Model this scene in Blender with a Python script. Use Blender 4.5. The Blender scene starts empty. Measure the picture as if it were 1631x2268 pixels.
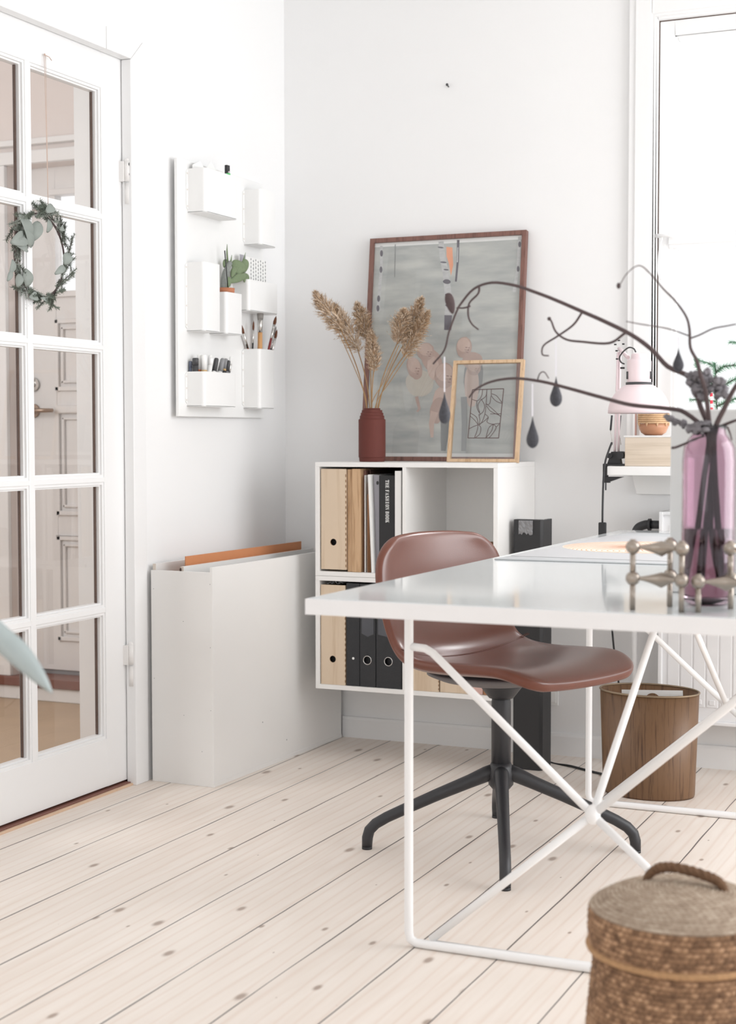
import bpy, bmesh, math, random
from mathutils import Vector, Matrix
R = math.radians
SC = bpy.context.scene
COL = SC.collection
random.seed(7)

# ------------------------------------------------------------------ camera
CAM = Vector((2.3687, -4.6324, 1.0))
PITCH, ROLL, YAW = R(2.8325), R(-.054), R(-24.027)
FPX, PCX, PCY = 3421.1, 815.5, 1134.0
_f = Vector((math.sin(YAW), math.cos(YAW), 0)); _r = Vector((math.cos(YAW), -math.sin(YAW), 0)); _u = Vector((0, 0, 1))
FWD = _f * math.cos(PITCH) - _u * math.sin(PITCH)
_u2 = _u * math.cos(PITCH) + _f * math.sin(PITCH)
RGT = _r * math.cos(ROLL) + _u2 * math.sin(ROLL)
UPV = -_r * math.sin(ROLL) + _u2 * math.cos(ROLL)
cd = bpy.data.cameras.new('camera')
cam = bpy.data.objects.new('camera', cd); COL.objects.link(cam)
m = Matrix((RGT, UPV, -FWD)).transposed().to_4x4(); m.translation = CAM
cam.matrix_world = m
cd.sensor_width = 36.0; cd.sensor_fit = 'AUTO'; cd.lens = FPX / 2268 * 36
cd.clip_start = .05; cd.clip_end = 100
cd.dof.use_dof = True; cd.dof.focus_distance = 3.95; cd.dof.aperture_fstop = 4.6
SC.camera = cam

def at(px, py, Y):
    """point on the upright plane y = Y that the photograph shows at px, py"""
    d = FWD + RGT * ((px - PCX) / FPX) - UPV * ((py - PCY) / FPX)
    return CAM + d * ((Y - CAM.y) / d.y)

def atx(px, py, X):
    """the same on the upright plane x = X"""
    d = FWD + RGT * ((px - PCX) / FPX) - UPV * ((py - PCY) / FPX)
    return CAM + d * ((X - CAM.x) / d.x)

# ------------------------------------------------------------------ world, light, exposure
w = bpy.data.worlds.new('sky'); SC.world = w; w.use_nodes = True
bg = w.node_tree.nodes['Background']; bg.inputs[0].default_value = (.975, .985, 1, 1); bg.inputs[1].default_value = .88
def area(name, loc, target, sx, sy, power, col=(1, 1, 1)):
    l = bpy.data.lights.new(name, 'AREA'); l.shape = 'RECTANGLE'; l.size = sx; l.size_y = sy; l.energy = power; l.color = col
    o = bpy.data.objects.new(name, l); COL.objects.link(o); o.location = loc
    o.rotation_euler = (Vector(target) - Vector(loc)).to_track_quat('-Z', 'Y').to_euler()
    return o
area('daylight_window_light', (3.9, -1.1, 1.5), (.9, -1.1, .7), 2.4, 1.9, 50, (.97, .985, 1))
area('rear_fill_light', (1.3, -7.2, 1.7), (.9, -1.5, .6), 2.2, 1.8, 8, (.97, .985, 1))  # soft fill for daylight from the unseen side behind the camera
area('back_window_light', (1.85, 1.0, 3.0), (1.6, -.6, .9), 1.3, 1.0, 75, (.98, .99, 1))
area('hallway_fill_light', (-1.9, -2.2, 1.7), (-.9, .1, .9), 1.4, 1.4, 26, (.99, .985, .98))  # added to brighten the hallway; no window is known there
SC.view_settings.view_transform = 'Standard'; SC.view_settings.look = 'None'
SC.view_settings.gamma = 1; SC.view_settings.use_curve_mapping = False
SC.view_settings.exposure = .38
SC.cycles.use_denoising = True
try: SC.cycles.denoiser = 'OPENIMAGEDENOISE'
except Exception: pass
SC.cycles.max_bounces = 10; SC.cycles.diffuse_bounces = 5; SC.cycles.glossy_bounces = 4
SC.cycles.transmission_bounces = 8; SC.cycles.transparent_max_bounces = 24
SC.cycles.caustics_reflective = False; SC.cycles.caustics_refractive = False
SC.cycles.sample_clamp_indirect = 6

# ------------------------------------------------------------------ materials
def s2l(c):
    return tuple(((v / 12.92) if v <= .04045 else ((v + .055) / 1.055) ** 2.4) for v in c)
def rgb(r, g, b): return (*s2l((r / 255, g / 255, b / 255)), 1)
def newmat(name):
    mt = bpy.data.materials.new(name); mt.use_nodes = True
    return mt, mt.node_tree, mt.node_tree.nodes['Principled BSDF']
def mat(name, col, rough=.5, metal=0, coat=0, noise=0, nscale=20, bump=0, bscale=60, spec=.5, sheen=0, stretch=(1, 1, 1)):
    mt, nt, b = newmat(name)
    b.inputs['Base Color'].default_value = col; b.inputs['Roughness'].default_value = rough
    b.inputs['Metallic'].default_value = metal; b.inputs['Coat Weight'].default_value = coat
    b.inputs['Specular IOR Level'].default_value = spec
    if coat: b.inputs['Coat Roughness'].default_value = .24 if 0 < coat < 1 else .03
    if sheen: b.inputs['Sheen Weight'].default_value = sheen
    N = nt.nodes; L = nt.links
    tc = N.new('ShaderNodeTexCoord'); mp = N.new('ShaderNodeMapping'); mp.inputs['Scale'].default_value = stretch
    L.new(tc.outputs['Object'], mp.inputs[0])
    n = N.new('ShaderNodeTexNoise'); n.inputs['Scale'].default_value = nscale; n.inputs['Detail'].default_value = 4
    L.new(mp.outputs[0], n.inputs['Vector'])
    mx = N.new('ShaderNodeMix'); mx.data_type = 'RGBA'
    k = max(noise, .015)
    mx.inputs[6].default_value = tuple(min(1, c * (1 - k)) for c in col[:3]) + (1,)
    mx.inputs[7].default_value = tuple(min(1, c * (1 + k)) for c in col[:3]) + (1,)
    L.new(n.outputs[0], mx.inputs[0]); L.new(mx.outputs[2], b.inputs['Base Color'])
    if bump:
        n2 = N.new('ShaderNodeTexNoise'); n2.inputs['Scale'].default_value = bscale; n2.inputs['Detail'].default_value = 3
        L.new(mp.outputs[0], n2.inputs['Vector'])
        bp = N.new('ShaderNodeBump'); bp.inputs['Strength'].default_value = bump; bp.inputs['Distance'].default_value = .002
        L.new(n2.outputs[0], bp.inputs['Height']); L.new(bp.outputs[0], b.inputs['Normal'])
    return mt
def woodmat(name, c1, c2, axis='Z', scale=1.0, rough=.5, contrast=.5, dark=None):
    """fine straight grain along one axis with some wavier figure"""
    mt, nt, b = newmat(name); N = nt.nodes; L = nt.links
    b.inputs['Roughness'].default_value = rough
    tc = N.new('ShaderNodeTexCoord'); mp = N.new('ShaderNodeMapping')
    st = {'X': (2, 40, 40), 'Y': (40, 2, 40), 'Z': (40, 40, 2)}[axis]
    mp.inputs['Scale'].default_value = tuple(s * scale for s in st)
    L.new(tc.outputs['Object'], mp.inputs[0])
    n = N.new('ShaderNodeTexNoise'); n.inputs['Scale'].default_value = 1.6; n.inputs['Detail'].default_value = 6; n.inputs['Distortion'].default_value = .8
    L.new(mp.outputs[0], n.inputs['Vector'])
    n2 = N.new('ShaderNodeTexNoise'); n2.inputs['Scale'].default_value = 7; n2.inputs['Detail'].default_value = 2
    L.new(mp.outputs[0], n2.inputs['Vector'])
    ad = N.new('ShaderNodeMath'); ad.operation = 'MULTIPLY_ADD'; ad.inputs[1].default_value = .35
    L.new(n2.outputs[0], ad.inputs[0]); L.new(n.outputs[0], ad.inputs[2])
    cr = N.new('ShaderNodeValToRGB'); cr.color_ramp.elements[0].position = .45; cr.color_ramp.elements[1].position = .45 + contrast * .5
    cr.color_ramp.elements[0].color = c1; cr.color_ramp.elements[1].color = c2
    if dark:
        e = cr.color_ramp.elements.new(.40); e.color = dark; cr.color_ramp.elements[0].position = .37
        cr.color_ramp.elements[0].color = dark; cr.color_ramp.elements[1].position = .47; cr.color_ramp.elements[1].color = c1
    L.new(ad.outputs[0], cr.inputs[0]); L.new(cr.outputs[0], b.inputs['Base Color'])
    return mt
def glassmat(name, tint=(1, 1, 1, 1), refl=1.0, ior=1.5):
    """thin clear pane: what is behind shows, with the reflection a pane has"""
    mt, nt, b = newmat(name); N = nt.nodes; L = nt.links; N.remove(b)
    tr = N.new('ShaderNodeBsdfTransparent'); tr.inputs[0].default_value = tint
    gl = N.new('ShaderNodeBsdfGlossy'); gl.inputs['Roughness'].default_value = .01
    fr = N.new('ShaderNodeFresnel'); ge = N.new('ShaderNodeNewGeometry'); io = N.new('ShaderNodeMapRange')      # both faces of the pane reflect alike
    io.inputs[3].default_value = ior; io.inputs[4].default_value = 1 / ior; L.new(ge.outputs['Backfacing'], io.inputs[0]); L.new(io.outputs[0], fr.inputs[0])
    mu = N.new('ShaderNodeMath'); mu.operation = 'MULTIPLY'; mu.inputs[1].default_value = refl
    mx = N.new('ShaderNodeMixShader')
    L.new(fr.outputs[0], mu.inputs[0]); L.new(mu.outputs[0], mx.inputs[0]); L.new(tr.outputs[0], mx.inputs[1]); L.new(gl.outputs[0], mx.inputs[2])
    L.new(mx.outputs[0], N['Material Output'].inputs[0])
    return mt

M = {}
M['wall'] = mat('wall paint', rgb(238, 238, 238), .75, noise=.01, nscale=3, bump=.05, bscale=180)
M['ceiling'] = mat('ceiling paint', rgb(243, 243, 243), .8)
M['gloss_white'] = mat('white gloss woodwork', rgb(238, 238, 238), .36, noise=.008, nscale=4, bump=.03, bscale=25)
M['groove'] = mat('shadow gap', rgb(96, 78, 70), .8, noise=.3, nscale=30)
M['hinge'] = mat('painted hinge', rgb(232, 230, 228), .4, noise=.03, nscale=200)
M['lacquer'] = mat('white lacquered board', rgb(233, 232, 230), .4, noise=.012, nscale=6)
M['lacquer_edge'] = mat('bare board edge', rgb(214, 203, 192), .6, noise=.06, nscale=90)
M['steel_white'] = mat('white powder coated steel', rgb(240, 240, 240), .38)
M['organizer'] = mat('white plastic', rgb(240, 240, 239), .42)
M['rivet'] = mat('rivet', rgb(226, 221, 215), .4)
M['shelf'] = mat('white foil board', rgb(240, 239, 237), .45)
M['desk_top'] = mat('glossy white desk top', rgb(228, 232, 233), .07, spec=.5, noise=.008, nscale=2)
M['desk_edge'] = mat('white desk edge', rgb(240, 239, 239), .35)
M['tube'] = mat('white tube', rgb(243, 243, 243), .35)
M['black_metal'] = mat('black powder coat', rgb(46, 46, 49), .42, noise=.05, nscale=200, bump=.15, bscale=500)
M['black_plastic'] = mat('black plastic', rgb(40, 40, 42), .5)
M['grey_plastic'] = mat('grey shell underside', rgb(108, 104, 104), .6)
M['leather'] = mat('cognac leather', rgb(100, 54, 40), .36, coat=.5, noise=.12, nscale=9, bump=.10, bscale=420, spec=.7)
M['leather_edge'] = mat('lighter leather edge', rgb(106, 58, 42), .38, noise=.12, nscale=30, bump=.1, bscale=400)
M['stitch'] = mat('brown thread', rgb(84, 42, 30), .7)
M['terracotta'] = mat('matt rust red glaze', rgb(98, 46, 38), .75, noise=.06, nscale=80, bump=.15, bscale=300)
M['plume'] = mat('dry reed plume', rgb(214, 194, 172), .9, noise=.4, nscale=60)
M['plume2'] = mat('brown reed plume', rgb(184, 156, 126), .9, noise=.4, nscale=60)
M['stem'] = mat('dry reed stem', rgb(160, 126, 86), .7, noise=.25, nscale=60)
M['walnut'] = woodmat('walnut frame wood', rgb(92, 62, 56), rgb(126, 90, 80), 'Z', 1.5, .5)
M['oak'] = woodmat('oak frame wood', rgb(184, 148, 112), rgb(214, 184, 150), 'Z', 1.5, .55)
M['birch'] = woodmat('birch plywood', rgb(202, 178, 150), rgb(218, 198, 174), 'Z', .6, .55)
M['birch_edge'] = mat('laser cut edge', rgb(150, 116, 84), .7, noise=.25, nscale=150)
M['oakbox'] = woodmat('oak box wood', rgb(170, 134, 98), rgb(204, 170, 134), 'Z', 2.0, .6)
M['palebox'] = woodmat('pale oak veneer', rgb(206, 190, 170), rgb(224, 210, 192), 'X', .8, .55)
M['hole'] = mat('dark inside', rgb(44, 40, 40), .8)
M['paper'] = mat('white paper', rgb(240, 240, 238), .8)
M['card_brown'] = mat('brown card', rgb(168, 122, 88), .85, noise=.08, nscale=60)
M['dark_card'] = mat('dark brown card', rgb(66, 44, 38), .8)
M['greypaper'] = mat('grey glossy cover', rgb(172, 170, 178), .3, noise=.1, nscale=9)
M['black_book'] = mat('black cloth cover', rgb(40, 40, 42), .65, bump=.1, bscale=500)
M['binder'] = mat('black marbled binder', rgb(44, 45, 48), .6, noise=.3, nscale=300)
M['label'] = mat('grey label pocket', rgb(88, 90, 96), .15, noise=.2, nscale=12)
M['chrome'] = mat('chrome', rgb(215, 213, 210), .15, metal=1)
M['pink'] = mat('pale pink lacquer', rgb(232, 214, 217), .38)
M['pinkcard'] = mat('pink card', rgb(214, 176, 166), .7)
M['orange'] = mat('orange board', rgb(206, 138, 94), .6, noise=.05, nscale=20)
M['bin_metal'] = mat('dull brass rim', rgb(150, 132, 110), .45, metal=.6)
M['teak'] = woodmat('dark teak grain', rgb(82, 57, 39), rgb(118, 88, 62), 'Z', 1.7, .42, .42, rgb(48, 30, 24))
M['rope'] = mat('tan seagrass', rgb(176, 138, 100), .9, noise=.3, nscale=150, bump=.5, bscale=250)
M['rope_dark'] = mat('dark seagrass rope', rgb(112, 84, 62), .9, noise=.45, nscale=120, bump=.8, bscale=200)
M['twine'] = mat('thin brown string', rgb(204, 182, 170), .8)
M['needle'] = mat('grey green needles', rgb(128, 138, 126), .7, noise=.35, nscale=40)
M['needle_light'] = mat('silvery needles', rgb(166, 174, 166), .7, noise=.25, nscale=40)
M['eucalyptus'] = mat('eucalyptus leaf', rgb(146, 153, 147), .6, noise=.12, nscale=30)
M['twig'] = mat('brown twig', rgb(84, 70, 70), .8, noise=.25, nscale=80, bump=.4, bscale=200)
M['lichen'] = mat('grey brown bark', rgb(128, 124, 128), .9, noise=.35, nscale=90, bump=1, bscale=160)
M['felt'] = mat('charcoal glitter felt', rgb(66, 66, 72), .7, noise=.6, nscale=260, bump=.5, bscale=300)
M['ribbon'] = mat('thin white ribbon', rgb(236, 234, 240), .6)
M['nickel'] = mat('brushed nickel', rgb(164, 154, 144), .3, metal=1, noise=.05, nscale=60)
M['cactus'] = mat('cactus green', rgb(116, 132, 100), .65, noise=.25, nscale=260, bump=.3, bscale=300)
M['cactus_stem'] = mat('grey cactus stem', rgb(136, 140, 136), .8, noise=.25, nscale=200)
M['clay'] = mat('clay pot', rgb(186, 122, 90), .8, noise=.12, nscale=60)
M['jute'] = mat('jute matting', rgb(200, 176, 150), .95, noise=.12, nscale=6, bump=.6, bscale=350)
M['hallwall'] = mat('warm hallway paint', rgb(232, 223, 219), .8)
M['hallwood'] = mat('hallway woodwork', rgb(230, 228, 227), .5)
M['redwood'] = mat('reddish brown threshold', rgb(126, 82, 70), .5, noise=.15, nscale=30, stretch=(1, 20, 20))
M['pinewood'] = mat('bare pine threshold', rgb(214, 184, 158), .65, noise=.12, nscale=20, stretch=(8, 1, 8))
M['brass'] = mat('worn brass', rgb(168, 146, 130), .35, metal=.8)
M['leaf'] = mat('grey green leaf', rgb(176, 187, 187), .5, noise=.2, nscale=12)
M['pot'] = mat('white ceramic pot', rgb(228, 228, 226), .4)
M['green'] = mat('bright green plastic', rgb(90, 206, 120), .4)
M['bristle'] = mat('grey bristle', rgb(150, 146, 142), .9, noise=.25, nscale=300)
M['sable'] = mat('brown bristle', rgb(104, 62, 40), .8, noise=.25, nscale=300)
M['wood_handle'] = mat('plain wood handle', rgb(212, 160, 106), .5)
M['red_handle'] = mat('dark red handle', rgb(140, 44, 44), .3)
M['rust_handle'] = mat('rust handle', rgb(168, 86, 54), .35)
M['navy'] = mat('blue grey plastic', rgb(92, 98, 114), .45)
M['darkgrey'] = mat('dark grey plastic', rgb(66, 66, 68), .45)
M['midgrey'] = mat('mid grey plastic', rgb(140, 140, 142), .4)
M['orange_band'] = mat('orange band', rgb(222, 120, 66), .5)
M['ochre_band'] = mat('ochre band', rgb(204, 170, 118), .5)
M['palepanel'] = mat('pale grey board', rgb(222, 222, 221), .55)
M['matgrey'] = mat('grey desk pad', rgb(182, 184, 186), .55)
M['radiator'] = mat('radiator enamel', rgb(240, 240, 241), .35)
M['red'] = mat('red stripe', rgb(226, 50, 70), .4)
M['spruce'] = mat('fresh spruce needles', rgb(124, 164, 138), .6, noise=.3, nscale=30)
M['tape'] = mat('clear glossy tape', rgb(120, 120, 122), .08, coat=1, bump=1.0, bscale=60)
M['plasticbag'] = mat('crumpled plastic', rgb(170, 172, 176), .12, coat=1, noise=.3, nscale=40, bump=.6, bscale=50)
M['wicker'] = mat('golden wicker', rgb(208, 174, 136), .8, noise=.3, nscale=90)
M['acacia'] = mat('warm acacia wood', rgb(184, 134, 102), .4, noise=.22, nscale=12, stretch=(1, 1, 6))
M['spring'] = mat('lamp spring black', rgb(58, 60, 64), .4)
M['glass'] = glassmat('door glass', (.985, .98, .975, 1), 1.3)
M['winglass'] = glassmat('window glass', (1, 1, 1, 1), .8)
M['picglass'] = glassmat('picture glass', (.97, .975, .975, 1), 1.3)
mt, nt, b = newmat('purple glass')
b.inputs['Base Color'].default_value = rgb(231, 205, 219); b.inputs['Roughness'].default_value = .02
b.inputs['Transmission Weight'].default_value = 1; b.inputs['IOR'].default_value = 1.45
M['purple'] = mt
mt, nt, b = newmat('water')
b.inputs['Base Color'].default_value = rgb(210, 184, 188); b.inputs['Roughness'].default_value = 0; b.inputs['Transmission Weight'].default_value = 1; b.inputs['IOR'].default_value = 1.33
M['water'] = mt

def floor_material():
    mt, nt, b = newmat('whitewashed pine boards'); N = nt.nodes; L = nt.links
    def node(t, **k):
        n = N.new(t)
        for a, v in k.items(): setattr(n, a, v)
        return n
    def math_(op, a, b_=None, c=None):
        n = node('ShaderNodeMath', operation=op)
        for i, v in enumerate((a, b_, c)):
            if v is None: continue
            if isinstance(v, (int, float)): n.inputs[i].default_value = v
            else: L.new(v, n.inputs[i])
        return n.outputs[0]
    tc = node('ShaderNodeTexCoord'); sep = node('ShaderNodeSeparateXYZ'); L.new(tc.outputs['Object'], sep.inputs[0])
    x, y = sep.outputs[0], sep.outputs[1]
    wob = node('ShaderNodeTexNoise'); wob.inputs['Scale'].default_value = 3; L.new(tc.outputs['Object'], wob.inputs['Vector'])
    xx = math_('ADD', x, math_('MULTIPLY', math_('SUBTRACT', wob.outputs[0], .5), .006))
    q = math_('DIVIDE', math_('SUBTRACT', xx, .05), .17)
    idx = math_('FLOOR', q); fr = math_('FRACT', q)
    d = math_('MULTIPLY', math_('MINIMUM', fr, math_('SUBTRACT', 1, fr)), .17)      # metres from the joint
    wn = node('ShaderNodeTexWhiteNoise', noise_dimensions='1D'); L.new(idx, wn.inputs['W'])
    # joint darkness varies along the board
    jn = node('ShaderNodeTexNoise'); jn.inputs['Scale'].default_value = 2.2; L.new(tc.outputs['Object'], jn.inputs['Vector'])
    jw = math_('MULTIPLY_ADD', jn.outputs[0], .0028, .0003)
    gap = math_('LESS_THAN', d, jw)
    # grain
    cb = node('ShaderNodeCombineXYZ'); L.new(math_('MULTIPLY', x, 19), cb.inputs[0])
    L.new(math_('MULTIPLY_ADD', y, 1.6, math_('MULTIPLY', wn.outputs[0], 37)), cb.inputs[1]); L.new(math_('MULTIPLY', wn.outputs[0], 9), cb.inputs[2])
    g = node('ShaderNodeTexNoise'); g.inputs['Scale'].default_value = 1.5; g.inputs['Detail'].default_value = 5; g.inputs['Distortion'].default_value = 1.2
    L.new(cb.outputs[0], g.inputs['Vector'])
    cr = node('ShaderNodeValToRGB'); e = cr.color_ramp.elements
    e[0].position = .3; e[0].color = rgb(228, 214, 202); e[1].position = .68; e[1].color = rgb(238, 228, 219)
    L.new(g.outputs[0], cr.inputs[0])
    # broad worn paler zones
    big = node('ShaderNodeTexNoise'); big.inputs['Scale'].default_value = 1.3; big.inputs['Detail'].default_value = 3; L.new(tc.outputs['Object'], big.inputs['Vector'])
    m1 = node('ShaderNodeMix', data_type='RGBA'); L.new(math_('MULTIPLY', big.outputs[0], .7), m1.inputs[0]); L.new(cr.outputs[0], m1.inputs[6]); m1.inputs[7].default_value = rgb(243, 237, 230)
    # cathedral lines
    wv = node('ShaderNodeTexWave', bands_direction='X'); wv.inputs['Scale'].default_value = 2.6; wv.inputs['Distortion'].default_value = 9; wv.inputs['Detail'].default_value = 2; wv.inputs['Detail Scale'].default_value = .5
    cb2 = node('ShaderNodeCombineXYZ'); L.new(math_('MULTIPLY', x, 4), cb2.inputs[0]); L.new(math_('MULTIPLY_ADD', y, .45, math_('MULTIPLY', wn.outputs[0], 13)), cb2.inputs[1])
    L.new(cb2.outputs[0], wv.inputs['Vector'])
    m2 = node('ShaderNodeMix', data_type='RGBA', blend_type='MULTIPLY')
    L.new(math_('MULTIPLY', math_('POWER', wv.outputs['Fac'], 9), .16), m2.inputs[0]); L.new(m1.outputs[2], m2.inputs[6]); m2.inputs[7].default_value = rgb(214, 176, 150)
    # knots
    cb3 = node('ShaderNodeCombineXYZ'); L.new(math_('MULTIPLY', x, 8.4), cb3.inputs[0]); L.new(math_('MULTIPLY_ADD', y, 3.9, math_('MULTIPLY', wn.outputs[0], 21)), cb3.inputs[1])
    vo = node('ShaderNodeTexVoronoi', voronoi_dimensions='2D', feature='F1'); vo.inputs['Scale'].default_value = 1; vo.inputs['Randomness'].default_value = 1
    L.new(cb3.outputs[0], vo.inputs['Vector'])
    sepc = node('ShaderNodeSeparateColor'); L.new(vo.outputs['Color'], sepc.inputs[0])
    kr = math_('MULTIPLY', math_('SUBTRACT', sepc.outputs[0], .30), .16)
    kn = math_('SUBTRACT', 1, math_('SMOOTH_MIN', 1, math_('DIVIDE', vo.outputs['Distance'], math_('MAXIMUM', kr, .0001)), .3))
    kn = math_('MAXIMUM', kn, 0)
    m3 = node('ShaderNodeMix', data_type='RGBA'); L.new(math_('MINIMUM', math_('MULTIPLY', kn, 1.5), .85), m3.inputs[0]); L.new(m2.outputs[2], m3.inputs[6]); m3.inputs[7].default_value = rgb(158, 138, 124)
    m4 = node('ShaderNodeMix', data_type='RGBA'); L.new(math_('MULTIPLY', gap, .9), m4.inputs[0]); L.new(m3.outputs[2], m4.inputs[6]); m4.inputs[7].default_value = rgb(84, 76, 74)
    L.new(m4.outputs[2], b.inputs['Base Color'])
    b.inputs['Roughness'].default_value = .5
    hm = math_('SUBTRACT', math_('MULTIPLY', g.outputs[0], .15), math_('LESS_THAN', d, .003))
    bp = node('ShaderNodeBump'); bp.inputs['Strength'].default_value = .35; bp.inputs['Distance'].default_value = .002
    L.new(hm, bp.inputs['Height']); L.new(bp.outputs[0], b.inputs['Normal'])
    return mt
M['floor'] = floor_material()

def weave_material(name, lo, mid, hi):
    """each stitch of the weave has its own tone, its creases painted darker as shade, kept in the mesh attribute 'tone'"""
    mt, nt, b = newmat(name); N = nt.nodes; L = nt.links
    at_ = N.new('ShaderNodeAttribute'); at_.attribute_name = 'tone'
    tc = N.new('ShaderNodeTexCoord'); n = N.new('ShaderNodeTexNoise'); n.inputs['Scale'].default_value = 90; n.inputs['Detail'].default_value = 4; L.new(tc.outputs['Object'], n.inputs['Vector'])
    mx = N.new('ShaderNodeMath'); mx.operation = 'MULTIPLY_ADD'; mx.inputs[1].default_value = .62; L.new(at_.outputs['Fac'], mx.inputs[0])
    ml = N.new('ShaderNodeMath'); ml.operation = 'MULTIPLY'; ml.inputs[1].default_value = .42; L.new(n.outputs[0], ml.inputs[0]); L.new(ml.outputs[0], mx.inputs[2])
    cr = N.new('ShaderNodeValToRGB'); e = cr.color_ramp.elements; e[0].position = .15; e[0].color = lo; e[1].position = .85; e[1].color = hi
    q = e.new(.5); q.color = mid
    L.new(mx.outputs[0], cr.inputs[0]); L.new(cr.outputs[0], b.inputs['Base Color']); b.inputs['Roughness'].default_value = .9
    bp = N.new('ShaderNodeBump'); bp.inputs['Strength'].default_value = .6; bp.inputs['Distance'].default_value = .002
    L.new(n.outputs[0], bp.inputs['Height']); L.new(bp.outputs[0], b.inputs['Normal'])
    return mt
M['weave'] = weave_material('woven seagrass', rgb(84, 60, 44), rgb(150, 116, 88), rgb(204, 166, 132))
M['weave_top'] = weave_material('worn grey seagrass top', rgb(110, 90, 74), rgb(160, 142, 124), rgb(196, 182, 164))

def painted_ground():
    mt, nt, b = newmat('painted grey ground'); N = nt.nodes; L = nt.links
    tc = N.new('ShaderNodeTexCoord'); mp = N.new('ShaderNodeMapping'); mp.inputs['Scale'].default_value = (5, 5, 22); L.new(tc.outputs['Object'], mp.inputs[0])
    n = N.new('ShaderNodeTexNoise'); n.inputs['Scale'].default_value = 1.4; n.inputs['Detail'].default_value = 6; L.new(mp.outputs[0], n.inputs['Vector'])
    cr = N.new('ShaderNodeValToRGB'); e = cr.color_ramp.elements; e[0].position = .3; e[0].color = rgb(168, 171, 170); e[1].position = .7; e[1].color = rgb(200, 201, 196)
    L.new(n.outputs[0], cr.inputs[0]); L.new(cr.outputs[0], b.inputs['Base Color']); b.inputs['Roughness'].default_value = .6
    return mt
M['p_ground'] = painted_ground()
M['p_bark'] = mat('painted bark', rgb(196, 196, 196), .6, noise=.25, nscale=60, stretch=(1, 1, 3))
M['p_darkbark'] = mat('painted dark bark', rgb(104, 100, 108), .6, noise=.2, nscale=60)
M['p_orange'] = mat('painted orange', rgb(236, 164, 130), .6, noise=.15, nscale=30)
M['p_skin'] = mat('painted flesh', rgb(204, 182, 172), .6, noise=.14, nscale=28)
M['p_skin2'] = mat('painted flesh shade', rgb(188, 165, 156), .6, noise=.16, nscale=36)
M['p_pale'] = mat('painted pale', rgb(200, 194, 184), .6, noise=.1, nscale=26)
M['p_line'] = mat('painted shade line', rgb(142, 118, 112), .6)
M['p_dim'] = mat('painted dim grey', rgb(136, 138, 138), .6, noise=.1, nscale=20)
M['line_brown'] = mat('cut brown paper', rgb(86, 60, 58), .7)

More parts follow.
